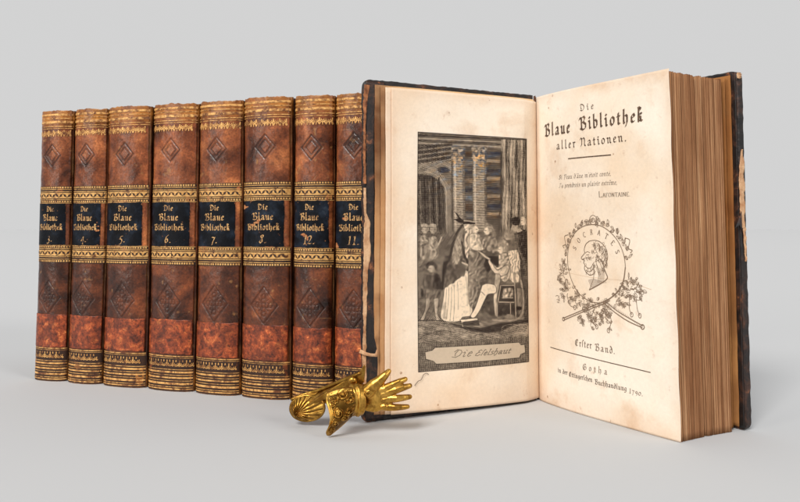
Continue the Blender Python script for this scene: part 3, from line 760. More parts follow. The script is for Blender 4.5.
# ---- the engraving, drawn as tone and line on a fine grid
def engraving():
    NX, NY = 352, 760
    s = np.linspace(0, 110, NX)[:, None] + np.zeros((1, NY)); t = np.linspace(0, 240, NY)[None, :] + np.zeros((NX, 1))
    # drawing coordinates: X 414-523, Y 131-375 of the plate with its slight keystone taken out
    X = 411.5 + s * 1.02; Yt = 131 + 5 * s / 110; Yb = 375 - 13 * s / 110; Y = Yt + (Yb - Yt) * t / 240
    X = 414 - 5 * (t / 240) + s * (109 + 4 * t / 240) / 110
    P = lambda zx, zy, ox, oy, k=4.365: (ox + zx / k, oy + zy / k)
    tone = .42 + .10 * (vnoise(X, Y, 9, 1, 4) - .5)
    tint = np.zeros(X.shape + (3,))
    ha = np.full(X.shape, 0.0)       # hatch direction
    def win(pts, pad):
        xs = [p[0] for p in pts]; ys = [p[1] for p in pts]
        i0 = int(max(0, ((min(xs) - pad - 414) * .96 - 2) / 110 * NX)); i1 = int(min(NX, ((max(xs) + pad - 408) * 1.03 + 3) / 110 * NX))
        j0 = int(max(0, (min(ys) - pad - 137) / 244 * NY - 12)); j1 = int(min(NY, (max(ys) + pad - 130) / 225 * NY + 12))
        return slice(i0, max(i0 + 1, i1)), slice(j0, max(j0 + 1, j1))
    def poly(pts, soft=.5):
        w_ = win(pts, soft + 1); full = np.zeros(X.shape); full[w_] = poly_(pts, soft, X[w_], Y[w_]); return full
    def poly_(pts, soft, X, Y):
        """soft mask of a polygon (even-odd) """
        m = np.zeros(X.shape, bool); n = len(pts)
        dmin = np.full(X.shape, 1e9)
        for i in range(n):
            (x0, y0), (x1, y1) = pts[i], pts[(i + 1) % n]
            c = ((y0 > Y) != (y1 > Y)) & (X < (x1 - x0) * (Y - y0) / ((y1 - y0) or 1e-9) + x0); m ^= c
            dx, dy = x1 - x0, y1 - y0; L2 = dx * dx + dy * dy + 1e-9
            tt = np.clip(((X - x0) * dx + (Y - y0) * dy) / L2, 0, 1); dmin = np.minimum(dmin, np.hypot(X - x0 - tt * dx, Y - y0 - tt * dy))
        return np.clip(.5 + np.where(m, dmin, -dmin) / (2 * soft), 0, 1)
    def elm(cx, cy, rx, ry, soft=.5):
        d = (np.hypot((X - cx) / rx, (Y - cy) / ry) - 1) * min(rx, ry); return np.clip(.5 - d / (2 * soft), 0, 1)
    def ln(pts, w, soft=.25):
        k_ = win(pts, w + soft + .5); full = np.zeros(X.shape); full[k_] = seg_mask(X[k_], Y[k_], pts, w, soft); return full
    def put(mask, val, dirn=None):
        nonlocal tone, ha
        tone = tone * (1 - mask) + val * mask
        if dirn is not None: ha = np.where(mask > .5, dirn, ha)
    def col(mask, rgb, k=1.0):
        for c in range(3): tint[..., c] += mask * rgb[c] * k
    def folds(fx, fy, seed, amp=1.0):
        wx = 7 * (vnoise(X, Y, 11, seed, 3) - .5)
        f = np.sin((X + 1.6 * wx) * fx * 1.5 + (Y + wx) * fy * 1.5 + 5 * vnoise(X, Y, 6, seed + 1, 2))
        return amp * (.75 * f * np.clip(1.6 * vnoise(X, Y, 4, seed + 2, 2) - .2, 0, 1) + 1.5 * (vnoise(X, Y, 1.8, seed + 3, 3) - .5))
    def box(x0, y0, x1, y1): return poly([(x0, y0), (x1, y0), (x1, y1), (x0, y1)], .3)
    def Zp(ox, oy, pts, k=4.365): return [(ox + a / k, oy + b / k) for a, b in pts]
    # cornice
    put(box(410, 128, 526, 146), .36)
    for yy, w, v in ((134.5, 1.0, .18), (137.5, 1.2, .62), (140, .8, .2), (142.5, 1.6, .58), (145, 1, .22)):
        put(ln([(408, yy), (528, yy + 3.5)], w), v)
    # left entablature in perspective
    put(poly([(412, 146), (446, 142), (446, 163), (412, 166)]), .30, .35)
    for k in range(8): put(ln([(412, 148 + k * 2.4), (447, 143 + k * 2.2)], .7), .60 if k % 2 else .16)
    put(poly([(412, 164), (446, 160), (446, 172), (412, 176)]), .50, .2)
    put(elm(437.5, 169.8, 6, 3.2), .25); col(elm(437.5, 169.8, 6.5, 3.4, 1), (-.10, -.02, .14))
    # arch and the doorway behind it
    arch_o = [(410, 168)] + [(422 + 22 * math.sin(a), 193 - 24 * math.cos(a)) for a in np.linspace(-.1, math.pi / 2, 12)] + [(444, 250), (410, 250)]
    put(poly(arch_o), .50, 1.1)
    arch_i = [(410, 174)] + [(420 + 18.5 * math.sin(a), 195 - 20 * math.cos(a)) for a in np.linspace(0, math.pi / 2, 12)] + [(438.5, 262), (410, 262)]
    put(poly(arch_i), .27, 1.5)
    put(ln([(420 + 20 * math.sin(a), 194 - 22 * math.cos(a)) for a in np.linspace(0, math.pi / 2, 12)] + [(440, 250)], .7), .68)
    for x0 in (419.5, 427.5, 433): put(ln([(x0, 178), (x0 + .3, 230)], 1.4), .14)
    for x0 in (415.5, 424, 430.5): put(ln([(x0, 182), (x0 + .3, 226)], 1.3), .42)
    # recesses between the columns
    put(poly([(445, 145), (497, 147), (497, 235), (445, 235)]), .30, 0.0)
    for (x0, x1, w0) in ((446.5, 457.5, 0), (466, 479, 1)):
        put(box(x0, 150, x1, 232), .60, 0.0)
        for yy in np.arange(158, 232, 2.6): put(ln([(x0, yy), (x1, yy + .6)], .55), .36)
        put(ln([(x1 - .8, 158), (x1 - .8, 232)], 1.6, .6), .38); put(ln([(x0 + 2, 160), (x0 + 2, 232)], 1.5, .6), .74)
        put(box(x0 - 1.5, 146, x1 + 1.5, 157), .46); nz = vnoise(X, Y, 2.4, 44 + w0, 3)
        put(box(x0 - 1.5, 146, x1 + 1.5, 160) * np.clip((nz - .5) * 5, 0, 1), .68); put(box(x0 - 1.5, 146, x1 + 1.5, 160) * np.clip((.46 - nz) * 5, 0, 1), .26)
        col(box(x0 - 1, 150, x1 + 1, 166) * np.clip((nz - .48) * 8, 0, 1), (.16, .02, -.14)); col(box(x0 - 1, 144, x1 + 1, 176) * np.clip((.48 - nz) * 8, 0, 1), (-.10, .0, .16))
    for k, yy in enumerate((150, 158, 168, 176, 186, 194, 204, 212)):
        put(box(480, yy, 494, yy + 3.2), .52 if k % 2 else .20); put(box(458.5, yy + 2, 465.5, yy + 6), .40 if k % 2 else .2)
        col(box(480, yy, 494, yy + 6), (-.10, -.01, .15) if k % 2 == 0 else (.10, .02, -.08)); col(box(458.5, yy, 465.5, yy + 7), (-.09, 0, .13) if k % 3 else (.08, .01, -.06))
    # moire of colour over the architecture
    mo = np.sin(X * .33 + Y * .62) * np.clip(1 - abs(Y - 170) / 46, 0, 1) * np.clip((X - 418) / 14, 0, 1) * np.clip((496 - X) / 6, 0, 1)
    nn = vnoise(X * .6, Y * 2.0, 3, 91, 3)
    col(np.clip(mo, 0, 1) * np.clip((nn - .35) * 3, 0, 1), (.13, .03, -.12)); col(np.clip(-mo, 0, 1) * np.clip((nn - .35) * 3, 0, 1), (-.12, -.01, .15))
    tint *= .7 * (.25 + 1.5 * np.clip((vnoise(X, Y * 1.5, 2.6, 151, 3) - .32) * 2.4, 0, 1))[..., None]
    # curtain
    cur = poly([(495, 137), (528, 138), (528, 240), (492, 240), (496, 200)])
    fold = .50 + .14 * np.sin((X - 497 - (Y - 137) * .03) * .62 + 4 * vnoise(X, Y * .25, 9, 131, 2)) + .12 * np.sin((X + 5 * vnoise(X, Y * .3, 10, 133, 2)) * 1.7 + Y * .04) + .30 * (vnoise(X, Y * .25, 3, 12, 3) - .5)
    put(cur, fold, 1.45)
    put(ln([(495, 150), (494, 200), (491, 236)], 1.2, .5), .20)
    # ---- people: soft shapes with modelled light, an outline and engraved folds
    def fig(pts, val, amp=.12, grad=.10, seed=1, out=.5, fx=1.0, fy=.25, dirn=None, rnd_=True):
        sp = smooth_path(pts + pts[:1], 3) if rnd_ else pts + pts[:1]
        m = poly(sp, .45); xs = [p[0] for p in pts]; w_ = max(xs) - min(xs) + .1
        g = (X - (min(xs) + max(xs)) / 2) / w_
        put(m, np.clip(val - grad * g * 2 + folds(fx, fy, seed, amp), .06, .95), dirn)
        if out: 
            l_ = ln(sp, .55, .3) * out; put(l_, .12)
    def face(cx, cy, rx, ry, val=.84, hair=.5, dirx=-1, cap=True):
        if cap: m = elm(cx - dirx * rx * .35, cy - ry * .45, rx * 1.35, ry * 1.05); put(m, hair + .30 * (vnoise(X, Y, .9, int(cx * 3), 2) - .5))
        put(elm(cx, cy, rx, ry), val - .16 * np.clip(-(X - cx) * dirx / rx, 0, 1))
        put(elm(cx + dirx * rx * .98, cy + ry * .05, rx * .22, ry * .20, .3), val)
        put(ln([(cx + dirx * rx * .75, cy - ry * .14), (cx + dirx * rx * .25, cy - ry * .16)], .45, .25) * .9, .22)
        put(ln([(cx + dirx * rx * .8, cy + ry * .48), (cx + dirx * rx * .4, cy + ry * .5)], .35, .25) * .8, .3)
        put(ln([(cx - dirx * rx * .2, cy + ry * .9), (cx + dirx * rx * .6, cy + ry * .98)], .4, .3) * .7, .25)
    qa = lambda p: [(408 + a / 7.167, 205 + b / 7.167) for a, b in p]
    qb = lambda p: [(462 + a / 7.177, 205 + b / 7.177) for a, b in p]
    qc = lambda p: [(408 + a / 7.167, 265 + b / 7.167) for a, b in p]
    qd = lambda p: [(462 + a / 7.177, 265 + b / 7.177) for a, b in p]
    put(poly([(409, 234), (523, 232), (523, 325), (409, 328)], 7), .36 + .30 * (vnoise(X, Y, 3, 15, 3) - .4), .8)
    put(poly([(409, 258), (440, 258), (434, 324), (409, 326)], 2), .42 + .2 * (vnoise(X, Y, 2, 16, 2) - .5), .8)
    # two pale statues in the arch
    for cx in (78, 132):
        c = qa([(cx, 190)])[0]; face(c[0], c[1], 2.4, 3.4, .66, .58)
        put(elm(c[0], c[1] - 4.6, 3.6, 2.4), .66 + .2 * (vnoise(X, Y, 1, 61, 2) - .5)); put(ln([(c[0] - 3.4, c[1] - 3.2), (c[0] + 3.4, c[1] - 3.2)], .5), .3)
    fig(qa([(45, 235), (85, 225), (105, 290), (95, 380), (45, 400)]), .52, .22, .06, 201, .3)
    fig(qa([(105, 240), (150, 230), (175, 290), (165, 380), (105, 400), (98, 320)]), .56, .22, .08, 203, .3)
    put(ln(smooth_path(qa([(110, 325), (140, 325), (170, 290), (190, 240)]), 3), 1.3, .4), .68)
    # boy
    fig(qc([(75, 190), (165, 190), (162, 250), (130, 258), (118, 225), (104, 258), (72, 252)]), .42, .16, .1, 205, .6)
    fig(qc([(72, 250), (104, 258), (92, 320), (70, 370), (58, 405), (32, 408), (50, 370), (68, 320)]), .64, .08, .12, 207, .6)
    fig(qc([(126, 256), (160, 250), (154, 320), (150, 360), (168, 405), (142, 410), (130, 350)]), .64, .08, .12, 209, .6)
    fig(qc([(78, 80), (118, 88), (155, 76), (176, 110), (180, 180), (165, 190), (120, 192), (80, 188), (64, 185), (62, 120)]), .27, .16, .08, 211, .7)
    put(ln(qc([(70, 186), (172, 190)]), .7), .5); put(ln(qc([(118, 92), (120, 180)]), .4), .5)
    put(elm(*qc([(50, 215)])[0], 1.2, 4.5), .16)
    c = qc([(118, 34)])[0]; put(elm(c[0], c[1] - 2.2, 5.2, 4.6), .12 + .2 * vnoise(X, Y, 1, 63, 2)); face(c[0], c[1] + .8, 3.3, 3.9, .68, .2, -1, False)
    # cloaked lady: white gown, shaggy hide falling from the head, pointed ears
    fig(qc([(385, 70), (430, 60), (432, 330), (385, 360)]), .34, .2, .05, 213, .3)
    fig(qc([(330, 40), (388, 80), (392, 300), (384, 368), (320, 384), (300, 412), (232, 424), (178, 402), (170, 360), (192, 250), (208, 165), (280, 110)]), .91, .05, .05, 215, .6)
    for x0, x1, b0, b1 in ((215, 190, 180, 390), (232, 208, 170, 400), (250, 232, 165, 410), (268, 256, 150, 412), (292, 290, 130, 330), (352, 356, 90, 300), (372, 376, 90, 340)):
        put(ln(smooth_path(qc([(x0, b0), ((x0 + x1) / 2 + 4, (b0 + b1) / 2), (x1, b1)]), 4), .42, .3) * .75, .40)
    put(poly(qc([(180, 300), (210, 250), (214, 400), (180, 398)]), 1.2) * .45, .5)
    fur = .42 * (vnoise(X * 1.2, Y * .55, 1.2, 27, 3) - .5)
    put(poly(qa([(330, 150), (300, 200), (268, 285), (247, 380), (216, 440), (205, 520), (340, 520), (372, 430), (345, 330), (352, 220), (372, 170)]), .5), .44 + fur, 2.2)
    put(poly(qc([(205, -60), (345, -60), (352, 0), (348, 45), (330, 62), (312, 100), (286, 116), (268, 140), (240, 146), (222, 170), (205, 168), (186, 200), (190, 100)]), .5), .36 + fur * 1.2, 2.2)
    put(poly(qa([(296, 225), (322, 232), (330, 300), (322, 370), (300, 430), (268, 440), (262, 380), (270, 310)]), 1), .60 + fur * .8, 1.9)
    put(ln(smooth_path(qa([(350, 130), (300, 200), (266, 290), (246, 380), (215, 440), (204, 505)]), 5), 2.3, .5), .10 + .2 * vnoise(X, Y, .9, 65, 2))
    put(ln(smooth_path(qc([(205, -5), (196, 90), (187, 180)]), 5), 2.2, .5), .12)
    put(ln(smooth_path(qa([(330, 270), (345, 360), (372, 430), (352, 330)]), 4), 1.6, .5), .16)
    fig(qb([(-62, -98 + 205 - 60), (-55, 140), (0, 130), (60, 160), (50, 200), (0, 215), (-30, 200)]), .74, .2, .05, 217, .4)
    put(poly(qa([(284, 50), (304, 66), (322, 96), (352, 112), (430, 124), (428, 140), (360, 140), (310, 128), (276, 104), (300, 102), (310, 96)]), .35), .10)
    put(ln(smooth_path(qa([(350, 116), (390, 118), (432, 128)]), 3), 1.1, .4), .70)
    fig(qa([(350, 200), (400, 165), (432, 180), (436, 300), (400, 320), (380, 400), (350, 350)]), .70, .30, .05, 219, .4)
    fig(qb([(0, 215), (58, 205), (96, 260), (112, 312), (70, 332), (0, 312)]), .74, .24, .1, 221, .55, .8, .6)
    c = qb([(40, 180)])[0]; face(c[0], c[1], 2.9, 3.9, .86, .62, 1)
    put(ln(smooth_path(qa([(330, 420), (372, 438), (410, 470), (430, 505)]), 3), 1.5, .4), .76)
    # her companion's skirts and the woman behind the table
    fig(qb([(-10, 330), (70, 348), (112, 410), (96, 470), (120, 560), (60, 700), (-20, 720)]), .46, .20, .1, 223, .4, .8, .5)
    fig(qb([(96, 232), (160, 216), (206, 268), (200, 350), (120, 330), (70, 240)]), .50, .22, .08, 225, .5, .8, .5)
    put(poly(qb([(96, 150), (120, 128), (160, 136), (184, 190), (190, 240), (160, 230), (150, 170)]), .6), .48 + .3 * (vnoise(X, Y, 1.2, 67, 2) - .5))
    c = qb([(124, 190)])[0]; face(c[0], c[1], 2.8, 3.8, .86, .6, -1)
    put(poly(qb([(110, 370), (216, 366), (206, 436), (160, 436), (120, 500), (100, 440)]), .8), .13, .8)
    put(ln(smooth_path(qb([(10, 300), (60, 330), (104, 372), (140, 392)]), 4), 1.9, .4), .80); put(ln(smooth_path(qb([(60, 330), (110, 352), (190, 356)]), 3), .8), .2)
    # curly head and white shawl between the seated man and the dark coat
    c = qb([(285, 205)])[0]; face(c[0] - 1, c[1] + 2.4, 3.0, 4.2, .72, .52, -1); put(elm(c[0] + .8, c[1], 5.2, 5.8) * .6, .54 + .4 * (vnoise(X, Y, 1, 69, 2) - .5))
    fig(qb([(278, 330), (340, 320), (372, 350), (366, 470), (350, 560), (286, 540), (276, 440)]), .80, .36, .08, 227, .4, 1.2, .1)
    # dark-coated man, lady at the edge
    c = qb([(400, 112)])[0]; face(c[0], c[1], 3.0, 4.6, .84, .55, -1)
    fig(qb([(330, 205), (372, 180), (408, 176), (430, 230), (432, 620), (384, 620), (372, 400), (342, 290)]), .19, .12, .02, 229, .6, dirn=1.4)
    put(ln(smooth_path(qb([(352, 220), (350, 280), (372, 350), (416, 412)]), 4), 3.2, .6), .38 + .25 * (vnoise(X, Y, 1.1, 71, 2) - .5)); put(elm(*qb([(420, 412)])[0], 1.4, 1.6), .78)
    put(poly(qb([(345, 178), (372, 160), (396, 182), (352, 196)]), .4), .72)
    c = qb([(336, 158)])[0]; put(elm(c[0], c[1], 3.2, 4.2), .62); c = qb([(342, 112)])[0]; put(elm(c[0], c[1], 4.9, 4.4), .08 + .12 * vnoise(X, Y, 1, 73, 2)); put(ln(qb([(312, 152), (308, 168)]), .7), .66)
    fig(qd([(338, 170), (378, 175), (374, 298), (346, 300)]), .52, .1, .1, 231, .5); put(elm(*qd([(352, 312)])[0], 3.6, 1.7), .12)
    put(poly(qd([(386, -40), (440, -40), (440, 400), (392, 396)]), .8), .30 + .2 * (vnoise(X, Y * .5, 2, 75) - .5), 1.4)
    # seated man
    fig(qb([(205, 360), (262, 344), (286, 400), (292, 500), (250, 560), (206, 520), (176, 500), (150, 430), (160, 420), (200, 450)]), .72, .26, .12, 233, .6, .8, .7)
    fig(qb([(140, 392), (156, 420), (196, 470), (262, 430), (284, 450), (262, 500), (206, 512), (160, 480), (128, 412)]), .80, .16, .06, 235, .7)
    c = qb([(242, 296)])[0]; put(elm(c[0], c[1], 5.8, 6.4), .60 + .5 * (vnoise(X, Y, 1.1, 77, 2) - .5)); c = qb([(224, 326)])[0]; face(c[0], c[1], 2.7, 4.0, .86, .5, -1, False)
    put(poly(qd([(60, 205), (165, 205), (165, 380), (110, 352), (70, 320)]), .8), .28 + .2 * (vnoise(X, Y, 1.6, 79, 2) - .5))
    fig(qd([(178, 66), (216, 80), (200, 190), (186, 250), (186, 372), (164, 352), (160, 210)]), .70, .14, .1, 237, .7)
    fig(qd([(78, 152), (112, 138), (170, 148), (184, 180), (172, 208), (122, 216), (98, 252), (64, 322), (26, 378), (2, 388), (-10, 372), (22, 316), (50, 240)]), .92, .04, .05, 239, .8)
    put(ln(smooth_path(qd([(96, 222), (66, 200), (40, 270), (8, 340)]), 4), .5, .25) * .9, .25)
    # chair
    put(poly(qd([(214, 148), (326, 146), (326, 276), (188, 276)]), .4), .22)
    put(poly(qd([(190, 284), (322, 284), (322, 362), (190, 372)]), .8), .20 + .15 * (vnoise(X, Y, 1.5, 81, 2) - .5))
    fig(qd([(236, 172), (306, 168), (304, 232), (228, 238)]), .58, .3, .05, 241, .4)
    for pp, w in (([(214, 150), (322, 148)], 1.0), ([(190, 270), (326, 270)], 1.3), ([(222, 240), (306, 238)], 1.1), ([(322, 60), (326, 390)], 1.1), ([(216, 150), (192, 270)], 1.0), ([(188, 270), (184, 376)], 1.0), ([(286, 272), (286, 352)], .9)):
        put(ln(qd(pp), w + .7, .3) * .6, .12); put(ln(qd(pp), w * .8, .25), .74)
    put(elm(*qd([(278, 372)])[0], 5.0, 2.4), .52)
    # floor, the lady's train and the shadows
    put(poly([(409, 323), (446, 323), (523, 320), (523, 352), (409, 354)], .8), .50 + .42 * (vnoise(X * .5, Y * 1.3, 3.4, 19, 4) - .5), .15)
    put(ln(smooth_path(qd([(150, 402), (240, 404), (330, 392), (374, 356), (388, 280), (386, 200), (372, 110)]), 4), 2.0, .5), .60)
    put(poly(smooth_path(qd([(-160, 430), (60, 462), (180, 424), (330, 406), (436, 384), (436, 412), (300, 436), (200, 482), (80, 492), (-60, 470), (-160, 430)]), 2), .9) * .95, .12 + .12 * vnoise(X, Y, 2, 83, 2))
    for (a, b, r) in ((300, 462, 12), (372, 450, 8), (60, 520, 9), (-300, 470, 10), (-200, 500, 11)):
        c = qd([(a, b)])[0]
        for kk in (.35, .65, 1.0): put(ln(ell(c[0], c[1], r * kk, r * kk * .38, 160, 400, 10), .5, .3) * .7, .28 if kk < .9 else .66)
    fig(qc([(300, 402), (424, 386), (430, 404), (312, 420)]), .90, .02, .02, 243, .9, rnd_=False)
    put(ln(qc([(314, 418), (320, 448)]), 1.1), .78); put(ln(qd([(50, 408), (52, 432)]), 1.0), .70)
    put(poly(qc([(300, 424), (440, 408), (440, 440), (326, 446)]), .7) * .8, .15)
    put(ln(qc([(20, 412), (180, 410)]), .6) * .8, .15)
    # foot margin with the caption plate
    put(poly([(405, 345.5), (440, 343), (526, 336), (526, 376), (405, 380)]), .40, 1.57)
    z8 = lambda pts: [(400 + a / 5.714, 320 + b / 5.714) for a, b in pts]
    cart = z8([(92, 197), (130, 186), (146, 170), (400, 150), (630, 130), (642, 145), (665, 142), (668, 186), (640, 196), (630, 216), (400, 242), (150, 263), (134, 246), (95, 236)])
    put(ln(cart + cart[:1], 1.3), .20)
    # hatch: fine engraved lines, stronger in the darker tones
    tone = tone + .22 * (vnoise(X, Y, 1.5, 141, 2) - .5) + .16 * (vnoise(X, Y, 6, 143, 3) - .5)
    tone = (tone - .46) * 1.30 + .43
    hx = np.cos(ha); hy = np.sin(ha)
    wob = 1.6 * vnoise(X, Y, 7, 33, 2)
    ph = (-hy * X + hx * Y + wob) * 2 * math.pi / 1.35
    ph2 = ((-hy + hx * .8) * X + (hx + hy * .8) * Y * .8 + wob) * 2 * math.pi / 1.3
    amp = np.clip((.84 - tone) * 1.25, .03, .46)
    tone2 = tone + amp * (.55 * np.sin(ph) + .32 * np.sin(ph2) * (tone < .5))
    tone2 += .07 * (np.random.RandomState(3).rand(*X.shape) - .5)
    edge_ = np.minimum(np.minimum(s, 110 - s), np.minimum(t, 240 - t)); tone2 = tone2 * np.clip(.35 + edge_ * .7, 0, 1)
    cm = poly(cart, .3); tone2 = tone2 * (1 - cm) + (.83 + .05 * (vnoise(X, Y, 2, 55) - .5)) * cm
    # handwriting on the caption plate, set on the sloping baseline
    for q in text_quads('Die', 439.5, 459.5, 0, 4.6, nib=.09, ang=60, slant=.45, hair=.35) + text_quads('εSelshaut', 463.0, 500.0, 0, 3.3, nib=.11, ang=60, slant=.45, hair=.32, space=.0):
        yo = lambda x: 359.5 - (x - 440) * .098
        c = [(x, yo(x) - y) for x, y in q]
        mx0, my0 = (c[0][0] + c[3][0]) / 2, (c[0][1] + c[3][1]) / 2; mx1, my1 = (c[1][0] + c[2][0]) / 2, (c[1][1] + c[2][1]) / 2
        mk = ln([(mx0, my0), (mx1, my1)], .55, .22); tone2 = tone2 * (1 - mk * .9) + .30 * mk * .9
    tone2 = np.clip(tone2, 0, 1)
    ink = np.array(lin(40, 30, 27)[:3]); pap = np.array(lin(240, 218, 190)[:3])
    k = (tone2 ** 2.0)[..., None]
    rgb = ink * (1 - k) + pap * k
    rgb = rgb * (1 + 2.6 * tint * (1 - .3 * k)) + np.clip(tint, 0, 1) * .05 * (1 - cm[..., None])
    rgb = np.clip(rgb, .004, 1)
    return s, t, np.concatenate([rgb, np.ones(X.shape + (1,))], -1)
es, et, ergb = engraving()
# plate on the leaf: 73 mm wide, 123 mm tall; the leaf's outer edge is on the left
def plateF(s, t, off):
    a = WF * (1 - .1565) - (s / 110) * WF * (.7370 - .003 * t / 240); b = 167.4 - 166 * .132 - (t / 240) * 123.2
    return FF_(a + .3 * np.sin(t * .02), b, off)
es_i = np.stack(plateF(es, et, .00012), -1).reshape(-1, 3)
# faces wound for the viewer's side
engr = mesh_obj('engraving', es_i, grid_faces(es.shape[0], es.shape[1], 0, True), M_ENG, fr, False, dict(print=ergb.reshape(-1, 4)))

# ---- title page
def ed_title(U, V):
    a = np.clip((U - .90) * 7, 0, 1) ** 2; b = np.clip((.09 - V) * 8, 0, 1) ** 1.5 + np.clip((V - .955) * 14, 0, 1) ** 1.5; c = np.clip((.06 - U) * 10, 0, 1)
    cor = np.clip(.10 - np.hypot(U * .6, V), 0, 1) * 8
    return dict(edge=np.clip(np.maximum(np.maximum(a * .7, b * .6), np.maximum(c * .65, cor)), 0, 1), stain=0 * U)
def FRt(u, v, off):
    return FR(u * WR, v * (170 - .15) + .15 + 0 * u, off)
tp = closed_grid('title_page', FRt, np.linspace(0, 1, 140), np.linspace(0, 1, 160), .0002, M_PAGE, ob, ed_title)
SX = WR / 100
def PG(a, b, off):            # a, b in hundredths of the page width / mm down from the head
    return FRv(a * SX, 170 - b * 170 / 166, off)
Q = []
tq = lambda s, x0, x1, base, xh, **kw: text_quads(s, x0, x1, base, xh, flipv=True, **{**dict(ang=-40), **kw})
def T2(s, x0, x1, base, xh, **kw):
    # nib angle mirrored because the page's y axis runs downwards; draw upright then flip
    q = text_quads(s, x0, x1, 0, xh, **kw)
    return [[(x, base - y) for x, y in p] for p in q]
TL = lambda q, m_=M_INK, nm='printed_line': ribbons(nm, q, PG, m_, tp, .00010)
TL(T2('Die', 40.6, 51.2, 12.6, 2.15, nib=.26, space=.55))
TL(T2('Blaue', 9.6, 32.2, 22.8, 4.1, nib=.36, space=.30) + T2('Bibliothek', 40.0, 83.6, 22.3, 4.1, nib=.34, space=.30))
TL(T2('aller', 20.4, 36.4, 30.8, 2.7, nib=.29, space=.38) + T2('Nationen.', 39.8, 73.2, 30.8, 2.7, nib=.30, space=.30))
TL(line_quads([(30.5, 36.4), (46, 36.5), (62.3, 36.7)], .6), M_INK, 'printed_rule')
TL(T2("$i Peau d'âne m'étoit conté,", 21.7, 62.2, 46.8, 1.45, nib=.24, slant=.2), M_INK2)
TL(T2("J'y prendrois un plaisir extrême,", 21.7, 66.2, 51.3, 1.45, nib=.24, slant=.2), M_INK2)
TL(T2('L', 53.0, 55.6, 57.2, 1.9, nib=.24, glyphs=ROM, ang=10) + T2('AFONTAINE.', 56.0, 74.8, 57.2, 1.35, nib=.26, glyphs=ROM, ang=10), M_INK2)
TL(T2('ErSter', 34.1, 46.3, 132.2, 2.1, nib=.27, space=.25) + T2('Band.', 48.5, 62.0, 132.7, 2.1, nib=.27, space=.25), M_INK2)
TL(T2('Gotha', 39.8, 57.0, 143.3, 1.9, nib=.25, space=.7), M_INK2)
TL(T2('in', 19.8, 22.6, 147.8, 1.5, nib=.30) + T2('der', 24.0, 28.0, 147.9, 1.5, nib=.30) + T2('EttingerSchen', 29.3, 46.9, 148.4, 1.5, nib=.30) + T2('Buchhandlung', 48.6, 69.3, 149.0, 1.5, nib=.30) + T2('1790.', 70.9, 79.0, 149.6, 1.5, nib=.26), M_INK)
TL(line_quads([(13.4, 135.8), (38, 136.6), (60, 137.4), (83.9, 138.1)], .42), M_INK, 'printed_rule')
VG = {
 'oval': [(48.2,70.6),(41.6,71.4),(35.3,74.3),(30.5,79.5),(28.4,86.0),(28.8,93.0),(31.9,99.9),(36.8,105.3),(43.7,108.5),(51.0,109.3),(57.6,107.4),(63.9,103.1),(68.2,97.6),(69.9,91.1),(68.9,84.7),(65.4,78.7),(59.9,74.1),(53.7,71.3),(48.2,70.6)],
 'face': [(45.2,79.0),(42.6,80.7),(41.4,83.2),(41.5,85.1),(39.0,87.4),(39.8,88.4),(41.3,88.6),(40.7,89.9),(41.6,91.1),(41.2,92.9),(42.7,94.8),(45.3,96.0),(47.9,95.1),(49.0,93.9)],
 'skull': [(45.2,79.0),(48.6,78.5),(52.6,79.0),(55.8,81.0),(57.7,83.6),(58.2,86.7),(57.0,89.7),(55.2,91.9)],
 'beard': [(41.6,91.1),(43.1,92.3),(45.3,92.5),(46.8,91.2),(48.4,89.3)], 'beard2': [(42.3,93.6),(44.6,94.3),(46.8,93.4),(48.3,91.8)],
 'ear': [(50.2,86.8),(51.7,86.2),(52.4,87.4),(51.3,88.6),(50.2,87.9)], 'brow': [(42.1,85.1),(43.6,84.3),(45.5,84.8)], 'eye': [(42.8,86.0),(44.7,85.8)], 'nose': [(40.1,88.1),(42.0,87.6)],
 'neck': [(47.9,95.1),(47.8,97.3),(46.3,100.5),(44.8,103.3)], 'neck2': [(55.2,91.9),(56.5,94.3),(57.4,96.9),(53.2,99.5),(48.5,101.7),(44.8,103.3)],
 'hair1': [(48.6,79.4),(50.0,81.3),(48.9,83.1)], 'hair2': [(51.7,79.8),(53.3,81.8),(52.1,83.9)], 'hair3': [(54.4,81.2),(55.4,83.7),(53.9,85.6)], 'hair4': [(56.1,84.9),(56.4,87.3),(54.9,89.3)],
 'shade': [(52.0,88.6),(53.4,91.0),(54.1,93.7)], 'shade2': [(53.5,87.6),(55.2,90.5),(55.5,93.6)], 'shade3': [(49.8,89.7),(51.2,92.3),(51.9,95.9)],
 'torchA': [(25.3,120.3),(38.9,115.2),(53.0,110.1),(59.0,107.5)], 'torchA2': [(24.9,119.3),(38.6,114.3),(51.9,109.4),(58.0,106.9)],
 'torchB': [(79.2,118.3),(70.6,116.2),(62.3,112.9),(54.6,109.0)], 'torchB2': [(79.8,117.4),(71.6,114.9),(63.3,111.9),(56.4,108.3)],
}
vq = []
def flush(nm):
    global vq
    ribbons(nm, vq, PG, M_VIG, tp, .00010); vq = []
for k, p in VG.items():
    if k == 'face': flush_oval = list(vq); vq = []
    if k == 'torchA': flush_head = list(vq); vq = []
    vq += line_quads(smooth_path(p, 4), {'oval': .42, 'skull': .36, 'face': .42, 'neck2': .6, 'torchA': .45, 'torchA2': .45, 'torchB': .5, 'torchB2': .45}.get(k, .30))
torches = vq; vq = flush_oval
vq += line_quads(smooth_path([(69.9, 91.1), (68.2, 97.6), (63.9, 103.1), (57.6, 107.4)], 4), .7)
flush('medallion_frame'); vq = torches; flush('crossed_torches'); vq = flush_head
vr = random.Random(4)
for k in range(46):                                  # curls of hair and beard, shading strokes on the neck
    x, y = vr.uniform(47, 57.4), vr.uniform(79.5, 90)
    if ((x - 51) / 7) ** 2 + ((y - 86) / 8) ** 2 < 1 and x > 46.5: vq += line_quads(ell(x, y, .7, .6, vr.uniform(0, 360), vr.uniform(200, 500), 5), .16)
